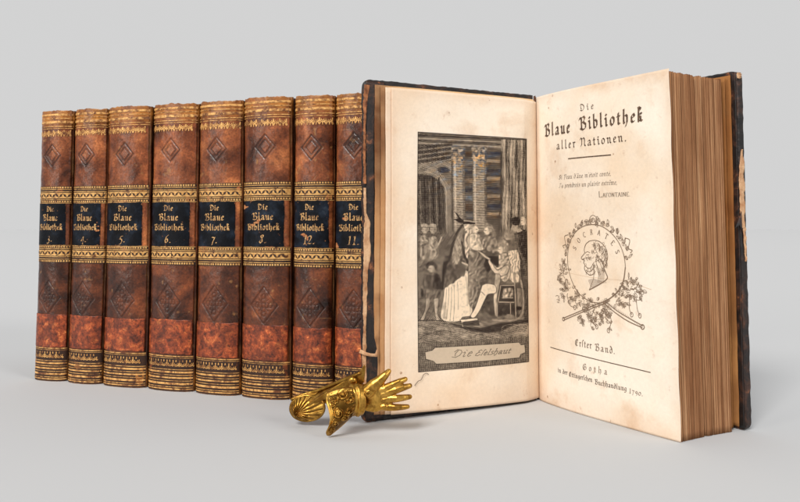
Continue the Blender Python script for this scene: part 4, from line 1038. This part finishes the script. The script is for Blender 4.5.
for k in range(24):
    x, y = vr.uniform(42, 49), vr.uniform(90, 95.5); vq += line_quads(smooth_path([(x, y), (x + .5, y + .7), (x + .2, y + 1.4)], 2), .17)
for k in range(9): vq += line_quads([(52 + k * .45, 92 + k * .2), (50.5 + k * .55, 99.5 - k * .15)], .13)
for kk in range(150):                                # modelled shade on the back of the head, cheek and neck
    x, y = vr.uniform(47, 58), vr.uniform(80, 94)
    ins = ((x - 50.5) / 7.6) ** 2 + ((y - 86) / 8.2) ** 2 < 1
    if ins and vr.random() < (x - 45.5) / 11: vq += line_quads(smooth_path([(x, y), (x + .5, y + .7), (x + .6, y + 1.5)], 2), .22)
for kk in range(26): vq += line_quads([(44 + kk * .5, 97.5 + abs(kk - 8) * .10), (46 + kk * .42, 102.2 - kk * .14)], .16)
for kk in range(14): vq += line_quads([(42.2 + kk * .3, 86.8 + vr.uniform(-.4, .4)), (42.7 + kk * .3, 88.0 + vr.uniform(-.3, 1))], .16)
flush('portrait_head')
# the name round the upper rim
for ch, a in zip('SOCRATES', np.linspace(-152, -24, 8)):
    ar = math.radians(a); cx, cy = 49.2 + 17.2 * math.cos(ar), 90.2 + 15.9 * math.sin(ar)
    rot = math.atan2(math.sin(ar), math.cos(ar)) + math.pi / 2
    w_, paths = ROM[ch]
    for p in paths:
        for q in nib_quads([((px - w_ / 2) * 1.7, (.75 - py) * 1.75) for px, py in p], .42, -10, .26):
            vq.append([(cx + x * math.cos(rot) - y * math.sin(rot), cy + x * math.sin(rot) + y * math.cos(rot)) for x, y in q])
flush('name_lettering')
# laurel and ribbon round the top
for a in np.linspace(-172, -8, 19):
    ar = math.radians(a); cx, cy = 49.3 + 22.6 * math.cos(ar), 89.6 + 21.0 * math.sin(ar)
    for kk in range(3):                              # pointed leaves, each with a midrib
        th = ar + math.pi / 2 + vr.uniform(-1.1, 1.1) + (math.pi if a > -90 else 0); ln_ = vr.uniform(2.0, 3.3); wd_ = vr.uniform(.5, .9)
        c_, s_2 = math.cos(th), math.sin(th); ox_, oy_ = cx + vr.uniform(-.8, .8), cy + vr.uniform(-.8, .8)
        lf = lambda t_, w_: (ox_ + c_ * ln_ * t_ - s_2 * w_, oy_ + s_2 * ln_ * t_ + c_ * w_)
        vq += line_quads(smooth_path([lf(0, 0), lf(.35, wd_), lf(.75, wd_ * .7), lf(1, 0), lf(.7, -wd_ * .8), lf(.3, -wd_), lf(0, 0)], 2), .19)
        vq += line_quads([lf(.1, 0), lf(.9, 0)], .16)
vq += line_quads(ell(48.3, 68.4, 2.6, 2.4, 0, 360, 14), .3) + line_quads(ell(48.3, 68.4, 1.2, 1.1, 0, 360, 9), .26)
for sg, x0, y0 in ((-1, 29, 80), (1, 70, 81)):
    vq += line_quads(smooth_path([(x0, y0 - 4), (x0 + sg * 3, y0 - 3), (x0 + sg * 2.2, y0 + .8), (x0 + sg * 4.5, y0 + 1.8), (x0 + sg * 3.4, y0 + 3)], 4), .4)
flush('laurel_wreath')
def leafmark(x, y, th, L_, W_, w=.17):
    c_, s_2 = math.cos(th), math.sin(th); lf = lambda t_, w_: (x + c_ * L_ * t_ - s_2 * w_, y + s_2 * L_ * t_ + c_ * w_)
    vq.extend(line_quads(smooth_path([lf(0, 0), lf(.35, W_), lf(.75, W_ * .7), lf(1, 0), lf(.7, -W_ * .8), lf(.3, -W_), lf(0, 0)], 2), w))
    for t_ in (.25, .45, .65): vq.extend(line_quads([lf(t_, 0), lf(t_ + .12, W_ * .7)], w * .6))
    vq.extend(line_quads([lf(.05, 0), lf(.95, 0)], w * .7))
for cx_, cy_, rx_, ry_, n_ in ((25, 97, 4.5, 7, 26), (29, 106, 5, 4, 16), (74, 101, 6.5, 5.5, 34), (66, 106, 5, 3.6, 18), (39, 108.5, 7, 3.0, 20), (50, 112.5, 9, 5.0, 46), (44, 119, 7, 3.0, 20), (56, 118, 3.5, 4.5, 12)):
    for kk in range(n_):
        a_ = vr.uniform(0, 6.28); r_ = math.sqrt(vr.random()); th_ = math.atan2(ry_ * r_ * math.sin(a_), rx_ * r_ * math.cos(a_)) + vr.uniform(-.8, .8)
        leafmark(cx_ + rx_ * r_ * math.cos(a_), cy_ + ry_ * r_ * math.sin(a_), th_, vr.uniform(1.6, 3.0), vr.uniform(.4, .8))
for p, q_ in (((25.3, 120.3), (58, 107.2)), ((79.2, 118.3), (55, 108.6))):
    for kk in range(26):
        t_ = kk / 26; x, y = p[0] + (q_[0] - p[0]) * t_, p[1] + (q_[1] - p[1]) * t_; vq += line_quads([(x, y - 1.0 - .3 * t_), (x + .5, y + .1)], .16)
vq += line_quads(ell(79.6, 118, 1.1, 1.1, 0, 360, 9), .5) + line_quads(ell(25, 119.8, .9, .9, 0, 360, 9), .5)
flush('laurel_base')
# floral sprays below left and right, leaves at the crossing of the torches
def scribble(cx, cy, rx, ry, n, w=.22):
    for k in range(int(n * .8)):
        a = vr.uniform(0, 6.28); r = math.sqrt(vr.random()); x, y = cx + rx * r * math.cos(a), cy + ry * r * math.sin(a)
        a0 = vr.uniform(0, 360); vq.extend(line_quads(ell(x, y, vr.uniform(.5, 1.6), vr.uniform(.3, 1.0), a0, a0 + vr.uniform(90, 260), 6), w * vr.uniform(.8, 1.4)))
scribble(24.5, 97.5, 4.2, 5.0, 26); scribble(26, 105, 4.5, 4.5, 18); scribble(22, 109, 2.2, 4, 12)
scribble(74, 101.5, 6.0, 4.8, 40); scribble(66, 106.5, 5, 3.4, 20); scribble(38, 108, 6, 3.2, 18); scribble(50, 113, 7.5, 4.5, 34); scribble(45, 119, 6, 2.8, 16)
for p in ([(72, 105), (71.5, 110), (73, 113)], [(76, 105), (76.5, 110), (78, 113)], [(28, 107), (30, 112), (34, 113)], [(57, 112), (60, 117), (58, 122)], [(49, 112), (46, 118), (50, 121)]):
    vq += line_quads(smooth_path(p, 4), .35)
    vq += line_quads(ell(p[-1][0], p[-1][1], .9, 1.1, 0, 360, 8), .35)
flush('floral_spray')
# fold crease and stray marks on the leaves
ribbons('crease', line_quads([(17, 93.2), (27.6, 95.6), (44.9, 97.0), (69, 97.3), (86, 100.4)], .12, .2), PG, simple('crease shade', lin(214, 184, 152), lin(222, 196, 166), 60, .9), tp, .00007)

# ---- the leaf block
TH = 35.5
nb = -nR                                            # away from the viewer, through the block
NT_, NZ = 760, 48
tt = np.linspace(0, TH, NT_); zz = np.linspace(.15, 169.6, NZ)
rs = np.random.RandomState(8)
leaf = np.convolve(rs.rand(NT_ + 4), np.ones(2) / 2, 'same')[:NT_]
sig = vnoise(tt, tt * 0, 2.2, 5, 2)
gaps = [(1.6, .30, 3.2), (3.0, .16, 1.8), (5.0, .15, .8), (10.5, .12, .6), (17.6, .42, 5.0), (18.8, .16, 2.0), (22.6, .26, 3.0), (23.4, .15, 1.2), (26.9, .14, .8), (29.8, .2, 1.0)]
T_, Z_ = np.meshgrid(tt, zz, indexing='ij')
prof = -(leaf[:, None] * .42) - .45 * sig[:, None] + .3 * (vnoise(T_ * 3, Z_ * .02, 1, 14, 2) - .5)
gm = np.zeros_like(T_)
for c, w_, dp in gaps:
    ww = w_ * (1 + .5 * (vnoise(Z_ * .04, T_ * 0, 1, int(c * 10), 2) - .5)); cc = c + .5 * (vnoise(Z_ * .015, T_ * 0, 1, int(c * 7), 2) - .5)
    g = np.exp(-((T_ - cc) / ww) ** 2); prof = prof - dp * g; gm = np.maximum(gm, g * min(1, dp / 2.5))
prof = prof - 1.2 * np.sin(math.pi * T_ / TH) - 1.5 * (T_ / TH) ** 3
e_ = np.array([eR.x, eR.y]); n_ = np.array([nb.x, nb.y])
u1 = 1.2 - 2.4 * Z_ / 170
out = WR + prof + u1 * (1 - .5 * T_ / TH) - .1
off_ = .9 + T_ * (TH - .5) / TH                                # mm behind title page
endc = out
X_ = (e_[0] * out + n_[0] * off_) / 1000; Y_ = (e_[1] * out + n_[1] * off_) / 1000
Zv = Z_ + (1.6 * (T_ / TH)) * 0 - (Z_ > 169) * (leaf[:, None] * .9 + sig[:, None] * 1.0 + gm * 1.0) - (Z_ > 169) * .8 * T_ / TH
fe = np.stack([X_, Y_, Zv / 1000], -1)
sp_ = np.stack([(e_[0] * 4 + n_[0] * off_) / 1000, (e_[1] * 4 + n_[1] * off_) / 1000, Zv / 1000], -1)
n = NT_ * NZ; idx = np.arange(n).reshape(NT_, NZ)
# nine rows from fore edge to spine so the block's faces keep the swell of the title page
rows = []
NR = 28
for r in range(NR):
    k = (r / (NR - 1)); k = 1 - (1 - k) ** 1.0; a = out * (1 - k) + 4 * k; u = np.clip(a / WR, 0, 1)
    sw = -(3.0 * np.sin(math.pi * u ** .62) * (1 - .25 * Z_ / 170) + .7 * np.sin(Z_ / 170 * 7 + u * 3) * u * (1 - u) * 3) * np.clip(1 - T_ / 14, 0, 1)
    o = off_ + sw
    rows.append(np.stack([(e_[0] * a + n_[0] * o) / 1000, (e_[1] * a + n_[1] * o) / 1000, Zv / 1000], -1).reshape(-1, 3))
Vb = np.concatenate(rows); fb = [grid_faces(NT_, NZ, 0, False), grid_faces(NT_, NZ, (NR - 1) * n, True)]
for r in range(NR - 1):
    for e, fl_ in ((idx[:, 0], False), (idx[:, -1], True), (idx[0, :], True), (idx[-1, :], False)):
        q = np.stack([e[:-1] + r * n, e[:-1] + (r + 1) * n, e[1:] + (r + 1) * n, e[1:] + r * n], 1); fb.append(q[:, ::-1] if fl_ else q)
la = np.clip(.50 + 1.15 * (leaf[:, None] - .5) + .16 * (sig[:, None] - .4) + .5 * (vnoise(T_ * 4, Z_ * .03, 1, 21, 3) - .5), 0, 1)
# drop the interior copies of the grid: only outer faces matter, vertices are shared
mesh_obj('page_block', Vb, np.concatenate(fb), M_FORE, ob, False, dict(leafn=np.tile(la.ravel(), NR), gap=np.tile(np.clip(gm, 0, 1).ravel(), NR)))

# ---- back board, endpapers at the back, spine
def FB(a, b, off):           # off: m measured from the title page plane, towards viewer positive
    a = np.asarray(a, dtype=float); fl_ = .0006 + .0012 * (a / WR) ** 3
    return (eR.x * a / 1000 + nR.x * (off - fl_), eR.y * a / 1000 + nR.y * (off - fl_), b / 1000 + 0 * a)
back = outline_board('back_board', FB, 2, WR + 1.2, 172.6, 4.0, .0040, -.0412, M_COVER, ob, 15, .22)
def st_b(U, V): return dict(edge=np.clip((U - .9) * 6, 0, 1), stain=np.clip(vnoise(U * 10, V * 30, 3, 97) - .55, 0, 1) * 1.5)
strip_sheet('rear_pastedown', FB, 3, WR - 2.2, 1.6, 170.6, -.0404, .0003, M_END2, ob, 60, 80, 101, .3, st_b, 'r')
strip_sheet('rear_flyleaf', FB, 3, WR - 3.4, 1.2, 169.2, -.0376, .0002, M_END2, ob, 60, 80, 111, .3, st_b, 'r')
strip_sheet('rear_turned_in_leather', FB, WR - 2.4, WR + .4, 1.0, 171.6, -.0407, .0004, M_COVER, ob, 6, 100, 115, .5, None, 'l')
# leather spine joining the two boards behind the gutter
p0 = Vector((-nL.x * .0015, -nL.y * .0015)); p1 = Vector((nb.x * .0440, nb.y * .0440)) + Vector((e_[0], e_[1])) * .002
mid = (p0 + p1) / 2; ax = (p1 - p0) / 2; pn = Vector((-ax.y, ax.x)).normalized(); pn = pn if pn.dot(Vector((-eR.x, -eR.y))) > 0 else -pn
def FS(u, v, off):
    th = math.pi * u; c = -np.cos(th); s_ = np.sin(th)
    return (mid.x + ax.x * c + pn.x * (.009 * s_ + off), mid.y + ax.y * c + pn.y * (.009 * s_ + off), v * .1712)
closed_grid('spine', FS, np.linspace(0, 1, 40), np.linspace(0, 1, 60), .0012, M_BOARD, ob)

# ---- torn leather along the outer edge of the front board, and the paper tie
def torn(name, pts, f, off, thick, seed, parent, mat=None):
    """pts: list of (b, a_in, a_out) mm down the edge; ragged strip with thickness"""
    pts = sorted(pts); b = np.array([p[0] for p in pts]); ai = np.array([p[1] for p in pts]); ao = np.array([p[2] for p in pts])
    def FF(u, v, o):
        bb = b[0] + (b[-1] - b[0]) * v; i0 = np.interp(bb, b, ai); i1 = np.interp(bb, b, ao)
        nz = vnoise(bb * 1.0, bb * 0, 2.0, seed, 4) - .5; nz2 = vnoise(bb, bb * 0 + 3, 1.6, seed + 5, 4) - .5
        a = i0 + nz * .9 + (i1 + nz2 * 1.4 - i0 - nz * .9) * u
        curl = .0003 * np.sin(v * 23 + seed) * u
        return f(a, bb, off + o + curl)
    return closed_grid(name, FF, np.linspace(0, 1, 8), np.linspace(0, 1, 150), thick, mat or M_TORN, parent)
W0 = WLb
torn('torn_leather_edge', [(14, W0 - 1.0, W0 + .8), (32, W0 - .6, W0 + 1.4), (52, W0 - .6, W0 + .9), (75, W0 - 1.4, W0 + 1.3), (84, W0 - 3.2, W0 + .6), (90, W0 - 2.4, W0 + 1.0), (99, W0 - 2.6, W0 + .6), (103, W0 - .6, W0 + .8), (116, W0 - .2, W0 + 1.2)], fl, .0011, .0004, 7, ob)
torn('torn_head_leather', [(118, W0 - .2, W0 + 1.1), (130, W0 + .0, W0 + 1.3), (146, W0 + .2, W0 + 1.2), (158, W0 - .6, W0 + 1.3), (168, W0 - 2.2, W0 + .9)], fl, .0010, .0003, 17, ob,
     simple('worn brown edge leather', lin(92, 50, 30), lin(196, 128, 82), 300, .8, .0003))
def tube(name, pts, radii, mat, parent, seg=10, flat=1.0, up=Vector((0, 0, 1))):
    pts = [Vector(p) for p in pts]; V = []; F = []
    n = len(pts)
    for i, p in enumerate(pts):
        d = (pts[min(i + 1, n - 1)] - pts[max(i - 1, 0)]).normalized()
        s_ = d.cross(up); s_ = s_.normalized() if s_.length > 1e-6 else Vector((1, 0, 0)); t_ = s_.cross(d)
        r = radii[i] if isinstance(radii, (list, tuple)) else radii
        for k in range(seg):
            a = 2 * math.pi * k / seg; V.append(p + s_ * math.cos(a) * r * flat + t_ * math.sin(a) * r)
    for i in range(n - 1):
        for k in range(seg):
            a, b = i * seg + k, i * seg + (k + 1) % seg; F.append((a, b, b + seg, a + seg))
    F.append(tuple(range(seg))[::-1]); F.append(tuple(range((n - 1) * seg, n * seg)))
    return V, F
def flv(a, b, off): return Vector([float(c) for c in fl(a, b, off)])
V_, F_ = tube('t', [flv(W0 + 3.0, 35.6, .001), flv(W0 + .5, 34.2, .0022), flv(W0 - 2, 33.5, .003), flv(W0 - 5.0, 33.2, .0032), flv(W0 - 5.8, 35.8, .0028)],
              [.0010, .0009, .0008, .0010, .0006], M_TORN, ob, flat=.45)
mesh_obj('torn_tie', V_, F_, M_TORN, ob, True)
# torn flap on the back board's outer edge
def FBe(a, b, off):           # surface of the back board's outer edge: a mm across thickness, b up
    return (eR.x * (WR + 1.4) / 1000 + eR.x * off + nb.x * (.0412 + a / 1000), eR.y * (WR + 1.4) / 1000 + eR.y * off + nb.y * (.0412 + a / 1000), b / 1000 + 0 * a)
torn('torn_board_paper', [(96, 1.4, 3.6), (104, .8, 4.2), (112, 1.0, 4.4), (120, .6, 4.3), (128, 1.8, 4.4), (134, 3.0, 4.2)], FBe, .0003, .0003, 27, ob)
torn('torn_board_paper', [(80, 3.6, 4.5), (90, 3.0, 4.4), (97, 2.6, 4.4)], FBe, .0003, .0003, 37, ob)
torn('worn_board_corner', [(168.5, 1.0, 3.6), (170.2, .6, 4.0), (171.4, 1.0, 3.4)], FBe, .0007, .0003, 47, ob)
vv = [FBe(1.0, 104, .0006), FBe(-3.6, 96, .0006), FBe(-1.2, 97.5, .0010), FBe(1.2, 95, .0006)]
vv2 = [(x + eR.x * .0003, y + eR.y * .0003, z) for x, y, z in vv]
mesh_obj('loose_corner_flap', vv + vv2, [(0, 1, 2, 3), (7, 6, 5, 4), (0, 4, 5, 1), (1, 5, 6, 2), (2, 6, 7, 3), (3, 7, 4, 0)], M_COVER, ob)
# a stray dark thread lying on the frontispiece leaf
def ffv(a, b, off): return Vector([float(c) for c in FF_(a, b, off)])
tp_ = smooth_path([tuple(ffv(a, b, .0006)) for a, b in ((83.5, 15.6), (81.5, 17.8), (79.8, 18.4), (78.2, 21.0), (76.6, 21.6), (75.4, 20.9))], 4)
V_, F_ = tube('t', tp_, .00013, None, ob, 6)
mesh_obj('loose_thread', V_, F_, simple('dark thread', lin(60, 46, 38), lin(90, 72, 60), 100, .9), ob, True)

# ------------------------------------------------------------------ brass hand clip
# drawing frame: x to the right, z up (mm), y towards the viewer is negative; wrist at the origin
CO = Vector((-0.0161, 0.3900, 0.0))
clip = empty('letter_clip', CO, 0, 'brass letter clip shaped as a hand with an ornate cuff, leaning on the open book', 'paper clip')
K = .474                                             # mm of metal per drawing unit
def cp(x, y):  # drawing units (x right, y down) -> local mm (x, z); the wrist centre is (364, 396)
    return ((x - 366) * K, 16.9 - (min(y, 415) - 398 + .85 * max(0, y - 415)) * K)
zo = lambda a, b: cp(280 + a / 4.567, 340 + b / 4.567)
def lathe_chain(path, radii, flat=.8, seg=16):
    """closed tapered tube along a path with rounded ends; path in metres"""
    P = []; Rr = []
    pts = [Vector(p) for p in path]
    d0 = (pts[0] - pts[1]).normalized(); d1 = (pts[-1] - pts[-2]).normalized()
    for k in (1, .8, .5): P.append(pts[0] + d0 * radii[0] * k); Rr.append(radii[0] * math.sqrt(max(.02, 1 - k * k)))
    P += pts; Rr += list(radii)
    for k in (.5, .8, 1): P.append(pts[-1] + d1 * radii[-1] * k); Rr.append(radii[-1] * math.sqrt(max(.02, 1 - k * k)))
    V = []; F = []; n = len(P)
    for i, p in enumerate(P):
        d = (P[min(i + 1, n - 1)] - P[max(i - 1, 0)]).normalized(); yv = Vector((0, 1, 0)); s_ = d.cross(yv).normalized()
        yv = s_.cross(d).normalized()
        for k in range(seg):
            a = 2 * math.pi * k / seg; V.append(p + s_ * math.cos(a) * Rr[i] + yv * math.sin(a) * Rr[i] * flat)
    for i in range(n - 1):
        for k in range(seg):
            a, b = i * seg + k, i * seg + (k + 1) % seg; F.append((a, b, b + seg, a + seg))
    F.append(tuple(range(seg))[::-1]); F.append(tuple(range((n - 1) * seg, n * seg)))
    return V, F
class Acc:
    def __init__(s): s.V = []; s.F = []
    def add(s, VF): b = len(s.V); s.V += [tuple(v) for v in VF[0]]; s.F += [tuple(i + b for i in f) for f in VF[1]]
def p3(q, y): return Vector((q[0] / 1000, y / 1000, q[1] / 1000))
def remesh(o, vox, sm=3):
    r = o.modifiers.new('fuse', 'REMESH'); r.mode = 'VOXEL'; r.voxel_size = vox; r.use_smooth_shade = True
    if sm: s_ = o.modifiers.new('soften', 'SMOOTH'); s_.iterations = sm; s_.factor = .5
    return o
hand = Acc()
def finger(pts, r, ys):
    n = len(pts); hand.add(lathe_chain([p3(zo(*p), y) for p, y in zip(pts, ys)], [x * K / 1000 * 1.24 for x in r], .85))
# thumb, index, middle, ring, little: each bends a little over the page
finger([(405, 235), (435, 205), (462, 182), (484, 160), (497, 147)], [6.0, 5.2, 4.0, 3.0, 2.2], [-1.5, -2.0, -2.2, -2.0, -1.4])
finger([(452, 240), (490, 218), (518, 203), (548, 190), (572, 182)], [4.4, 3.5, 3.0, 2.6, 2.0], [-1.2, -2.2, -2.8, -2.4, -1.2])
finger([(450, 256), (496, 238), (530, 226), (564, 216), (592, 211)], [4.2, 3.5, 3.1, 2.7, 2.1], [-1.2, -2.4, -3.1, -2.6, -1.2])
finger([(450, 276), (500, 267), (534, 264), (566, 261), (592, 260)], [4.2, 3.4, 3.0, 2.6, 2.0], [-1.2, -2.3, -3.0, -2.5, -1.2])
finger([(448, 300), (494, 303), (526, 304), (556, 304), (582, 304)], [4.0, 3.3, 2.8, 2.4, 1.9], [-1.0, -2.0, -2.5, -2.1, -1.0])
# palm and back of the hand
hand.add(lathe_chain([p3(zo(360, 266), .5), p3(zo(392, 264), .2), p3(zo(420, 262), -.6), p3(zo(446, 262), -1.9), p3(zo(464, 262), -2.1)],
                     [12.2 * K / 1000, 13.0 * K / 1000, 15.2 * K / 1000, 14.2 * K / 1000, 11.2 * K / 1000], .27))
hand.add(lathe_chain([p3(zo(388, 240), -1.0), p3(zo(415, 228), -1.4), p3(zo(440, 212), -1.8)], [7 * K / 1000, 7 * K / 1000, 5 * K / 1000], .5))
hand.add(lathe_chain([p3(zo(385, 300), -.4), p3(zo(430, 306), -1.0), p3(zo(470, 304), -1.2)], [5 * K / 1000, 5.2 * K / 1000, 4 * K / 1000], .6))
ring = ell(404, 240, 9, 9, 0, 360, 20); hand.add(lathe_chain([p3(zo(*p), -5.0) for p in ring], [.7 * K / 1000] * len(ring), 1, 8))
for kx, ky in ((470, 226), (474, 246), (476, 272), (474, 302)): hand.add(lathe_chain([p3(zo(kx - 4, ky), -2.6), p3(zo(kx + 6, ky - 1), -2.8)], [3.4 * K / 1000, 3.2 * K / 1000], .8))
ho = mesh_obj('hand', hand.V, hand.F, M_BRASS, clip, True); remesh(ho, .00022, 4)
# wrist band: a swollen ring
wb_ = Acc()
for x0, r in ((346, 3.2), (368, 3.6), (384, 2.2)):
    pts = smooth_path([(x0 - 14, 214), (x0 - 2, 232), (x0 + 4, 262), (x0 + 4, 292), (x0 - 2, 318), (x0 - 10, 334)], 4)
    n = len(pts); wb_.add(lathe_chain([p3(zo(*p), -.6 - 3.6 * math.sin(math.pi * (i + .5) / n)) for i, p in enumerate(pts)], [r * K / 1000] * n, 1.0, 12))
wbo = mesh_obj('wrist_band', wb_.V, wb_.F, M_BRASS, clip, True); remesh(wbo, .00025, 2)
# flared cuff: half-round gauntlet widening to the left, wavy hem, raised scrolls
hem = smooth_path([(222, 232), (218, 262), (232, 300), (240, 340), (232, 380), (222, 408), (226, 432), (240, 438)], 12)
inn = smooth_path([(346, 214), (356, 232), (361, 255), (362, 275), (359, 295), (352, 315), (349, 324), (345, 330)], 12)
nn_ = len(hem); NL = 96
cv = np.zeros((nn_, NL, 3)); pit = np.zeros((nn_, NL))
def scroll_field(x, y):
    r = 0
    for cx, cy, rr in ((292, 238, 22), (292, 238, 6), (330, 262, 14), (330, 262, 4), (252, 275, 12), (276, 318, 17), (276, 318, 6), (306, 340, 12), (262, 368, 13), (262, 368, 4), (326, 310, 11), (246, 408, 9), (296, 240, 15), (318, 268, 10), (262, 262, 13), (278, 320, 13), (300, 345, 10), (262, 360, 11), (318, 322, 9), (250, 400, 9), (270, 300, 8)):
        d = math.hypot(x - cx, (y - cy) * 1.05); r = max(r, math.exp(-((d - rr) / 2.1) ** 2), .9 * math.exp(-(d / 3.4) ** 2))
    return r
for i in range(nn_):
    for j in range(NL):
        k = j / (NL - 1); v_ = i / (nn_ - 1)
        x = inn[i][0] * (1 - k) + hem[i][0] * k; y = inn[i][1] * (1 - k) + hem[i][1] * k
        y += -6 * math.sin(math.pi * k) * (1 - v_) + 10 * math.sin(math.pi * k) * v_ * .5
        dep = -1.2 - (5.0 + 4.0 * k) * math.sin(math.pi * (.06 + .88 * v_)) ** .8
        sf = scroll_field(x, y); border = math.exp(-((k - .95) / .05) ** 2) + math.exp(-((v_ - .03) / .035) ** 2) + math.exp(-((v_ - .97) / .035) ** 2)
        inner = 1 if .08 < k < .88 and .1 < v_ < .9 else .3
        sf = max(sf, .7 * max(0, math.cos(v_ * 92)) ** 3 * math.exp(-((k - .84) / .035) ** 2), .8 * max(0, math.cos(v_ * 70)) ** 4 * math.exp(-((k - .14) / .03) ** 2))
        dep -= 1.15 * sf * inner + .55 * border
        q = zo(x, y); cv[i, j] = (q[0] / 1000, dep / 1000, q[1] / 1000)
        pit[i, j] = max(0, .85 * inner * (1 - sf * 1.5) - border) if inner == 1 else 0
cb = cv.copy(); cb[..., 1] += .0010
Vc = np.concatenate([cv.reshape(-1, 3), cb.reshape(-1, 3)]); n = nn_ * NL; idx = np.arange(n).reshape(nn_, NL)
fs = [grid_faces(nn_, NL), grid_faces(nn_, NL, n, True)]
for e, fl2 in ((idx[:, 0], False), (idx[:, -1], True), (idx[0, :], True), (idx[-1, :], False)):
    q = np.stack([e[:-1], e[:-1] + n, e[1:] + n, e[1:]], 1); fs.append(q[:, ::-1] if fl2 else q)
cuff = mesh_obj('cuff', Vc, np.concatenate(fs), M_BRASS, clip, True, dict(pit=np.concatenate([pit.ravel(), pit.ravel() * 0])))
cuff.modifiers.new('round', 'SUBSURF').levels = 1; cuff.modifiers['round'].render_levels = 1
# back plate running behind, with a hinge lug and rivet
def lever(v):
    # the thumb lever slopes back from the hinge and down to the table
    v = Vector(v); w = min(1, max(0, (.000 - v.x - .004) / .022)); return (v.x - .002 * w, v.y + .016 * w, v.z - .0046 * w)
bp = [(58, 262), (120, 236), (200, 214), (262, 192), (330, 166), (368, 150), (384, 122), (392, 130), (386, 200), (350, 232), (240, 262), (200, 300), (120, 330), (66, 330)]
Vp = []; Fp = []
for y in (1.4, 2.6): Vp += [tuple(p3(zo(*p), y - 1.2 * (p[0] < 200))) for p in bp]
nbp = len(bp); Fp = [tuple(range(nbp)), tuple(range(nbp, 2 * nbp))[::-1]] + [(i, i + nbp, (i + 1) % nbp + nbp, (i + 1) % nbp) for i in range(nbp)]
plate = mesh_obj('back_plate', [lever(v) for v in Vp], Fp, M_BRASS, clip)
bv = plate.modifiers.new('soft edge', 'BEVEL'); bv.width = .0003; bv.segments = 2
rim = smooth_path([(60, 262), (120, 238), (200, 216), (262, 194), (330, 170), (366, 158)], 4)
rm = lathe_chain([p3(zo(*p), .4 - .4 * (p[0] < 200)) for p in rim], [1.7 * K / 1000] * len(rim), 1.0, 10)
mesh_obj('plate_rim', [lever(v) for v in rm[0]], rm[1], M_BRASS, clip, True)
rv = Acc()
c = p3(zo(334, 190), .2)
for k in range(1):
    V2 = []; F2 = []
    for i in range(9):
        th = math.pi / 2 * i / 8
        for j in range(20):
            a = 2 * math.pi * j / 20; V2.append(Vector(lever(c)) + Vector((math.cos(a) * .0021 * math.cos(th), -.0014 * math.sin(th), math.sin(a) * .0021 * math.cos(th))))
    for i in range(8):
        for j in range(20): F2.append((i * 20 + j, i * 20 + (j + 1) % 20, (i + 1) * 20 + (j + 1) % 20, (i + 1) * 20 + j))
    F2.append(tuple(range(20)))
mesh_obj('rivet', V2, F2, M_BRASS, clip, True)
# scallop shell thumb rest: radiating ribs
cx, cy = 84, 322
NA, NRr = 300, 26
sv = np.zeros((NA, NRr, 3)); spit = np.zeros((NA, NRr))
for i in range(NA):
    a = 2 * math.pi * i / (NA - 1); ux, uy = math.cos(a) / 77, math.sin(a) / 58; ox, oy = (cx - 132) / 77, (cy - 303) / 58
    A2 = ux * ux + uy * uy; B2 = ux * ox + uy * oy; R0 = (-B2 + math.sqrt(B2 * B2 - A2 * (ox * ox + oy * oy - 1))) / A2
    for j in range(NRr):
        r = j / (NRr - 1); rib = abs(math.cos((i / (NA - 1)) * math.pi * 26))
        hgt = .5 + 2.6 * math.sin(math.pi * min(1, .18 + r * .78)) + .75 * (rib ** .7) * min(1, r * 2.5) * (1.05 - .5 * r)
        q = zo(cx + math.cos(a) * R0 * r, cy + math.sin(a) * R0 * r)
        sv[i, j] = (q[0] / 1000, (-hgt + .2) / 1000, q[1] / 1000); spit[i, j] = max(0, 1.1 - rib * 1.35) * min(1, r * 3)
sb = sv.copy(); sb[..., 1] = .0008
sv = np.array([lever(v) for v in sv.reshape(-1, 3)]); sb = np.array([lever(v) for v in sb.reshape(-1, 3)])
Vc = np.concatenate([sv.reshape(-1, 3), sb.reshape(-1, 3)]); n = NA * NRr; idx = np.arange(n).reshape(NA, NRr)
fs = [grid_faces(NA, NRr), grid_faces(NA, NRr, n, True)]
for e, fl2 in ((idx[:, 0], False), (idx[:, -1], True), (idx[0, :], True), (idx[-1, :], False)):
    q = np.stack([e[:-1], e[:-1] + n, e[1:] + n, e[1:]], 1); fs.append(q[:, ::-1] if fl2 else q)
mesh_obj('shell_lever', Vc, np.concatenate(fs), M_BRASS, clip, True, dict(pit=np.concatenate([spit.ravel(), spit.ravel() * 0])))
# rim of the shell and the small boss at its hinge
rim = ell(132, 303, 78, 59, 0, 360, 40)
rm = lathe_chain([p3(zo(*p), -.6) for p in rim], [1.5 * K / 1000] * len(rim), 1.0, 10)
mesh_obj('shell_rim', [lever(v) for v in rm[0]], rm[1], M_BRASS, clip, True)
bo = Acc()
for k in range(7):
    a = math.radians(90 + k * 42); bo.add(lathe_chain([p3(zo(76 + 9 * math.cos(a), 322 + 12 * math.sin(a)), -1.6), p3(zo(78 + 12 * math.cos(a), 322 + 16 * math.sin(a)), -1.4)], [1.5 * K / 1000, 1.1 * K / 1000], 1, 8))
bo.add(lathe_chain([p3(zo(76, 322), -1.8), p3(zo(80, 322), -1.8)], [1.7 * K / 1000] * 2, 1, 8))
remesh(mesh_obj('shell_boss', [lever(v) for v in bo.V], bo.F, M_BRASS, clip, True), .00022, 1)
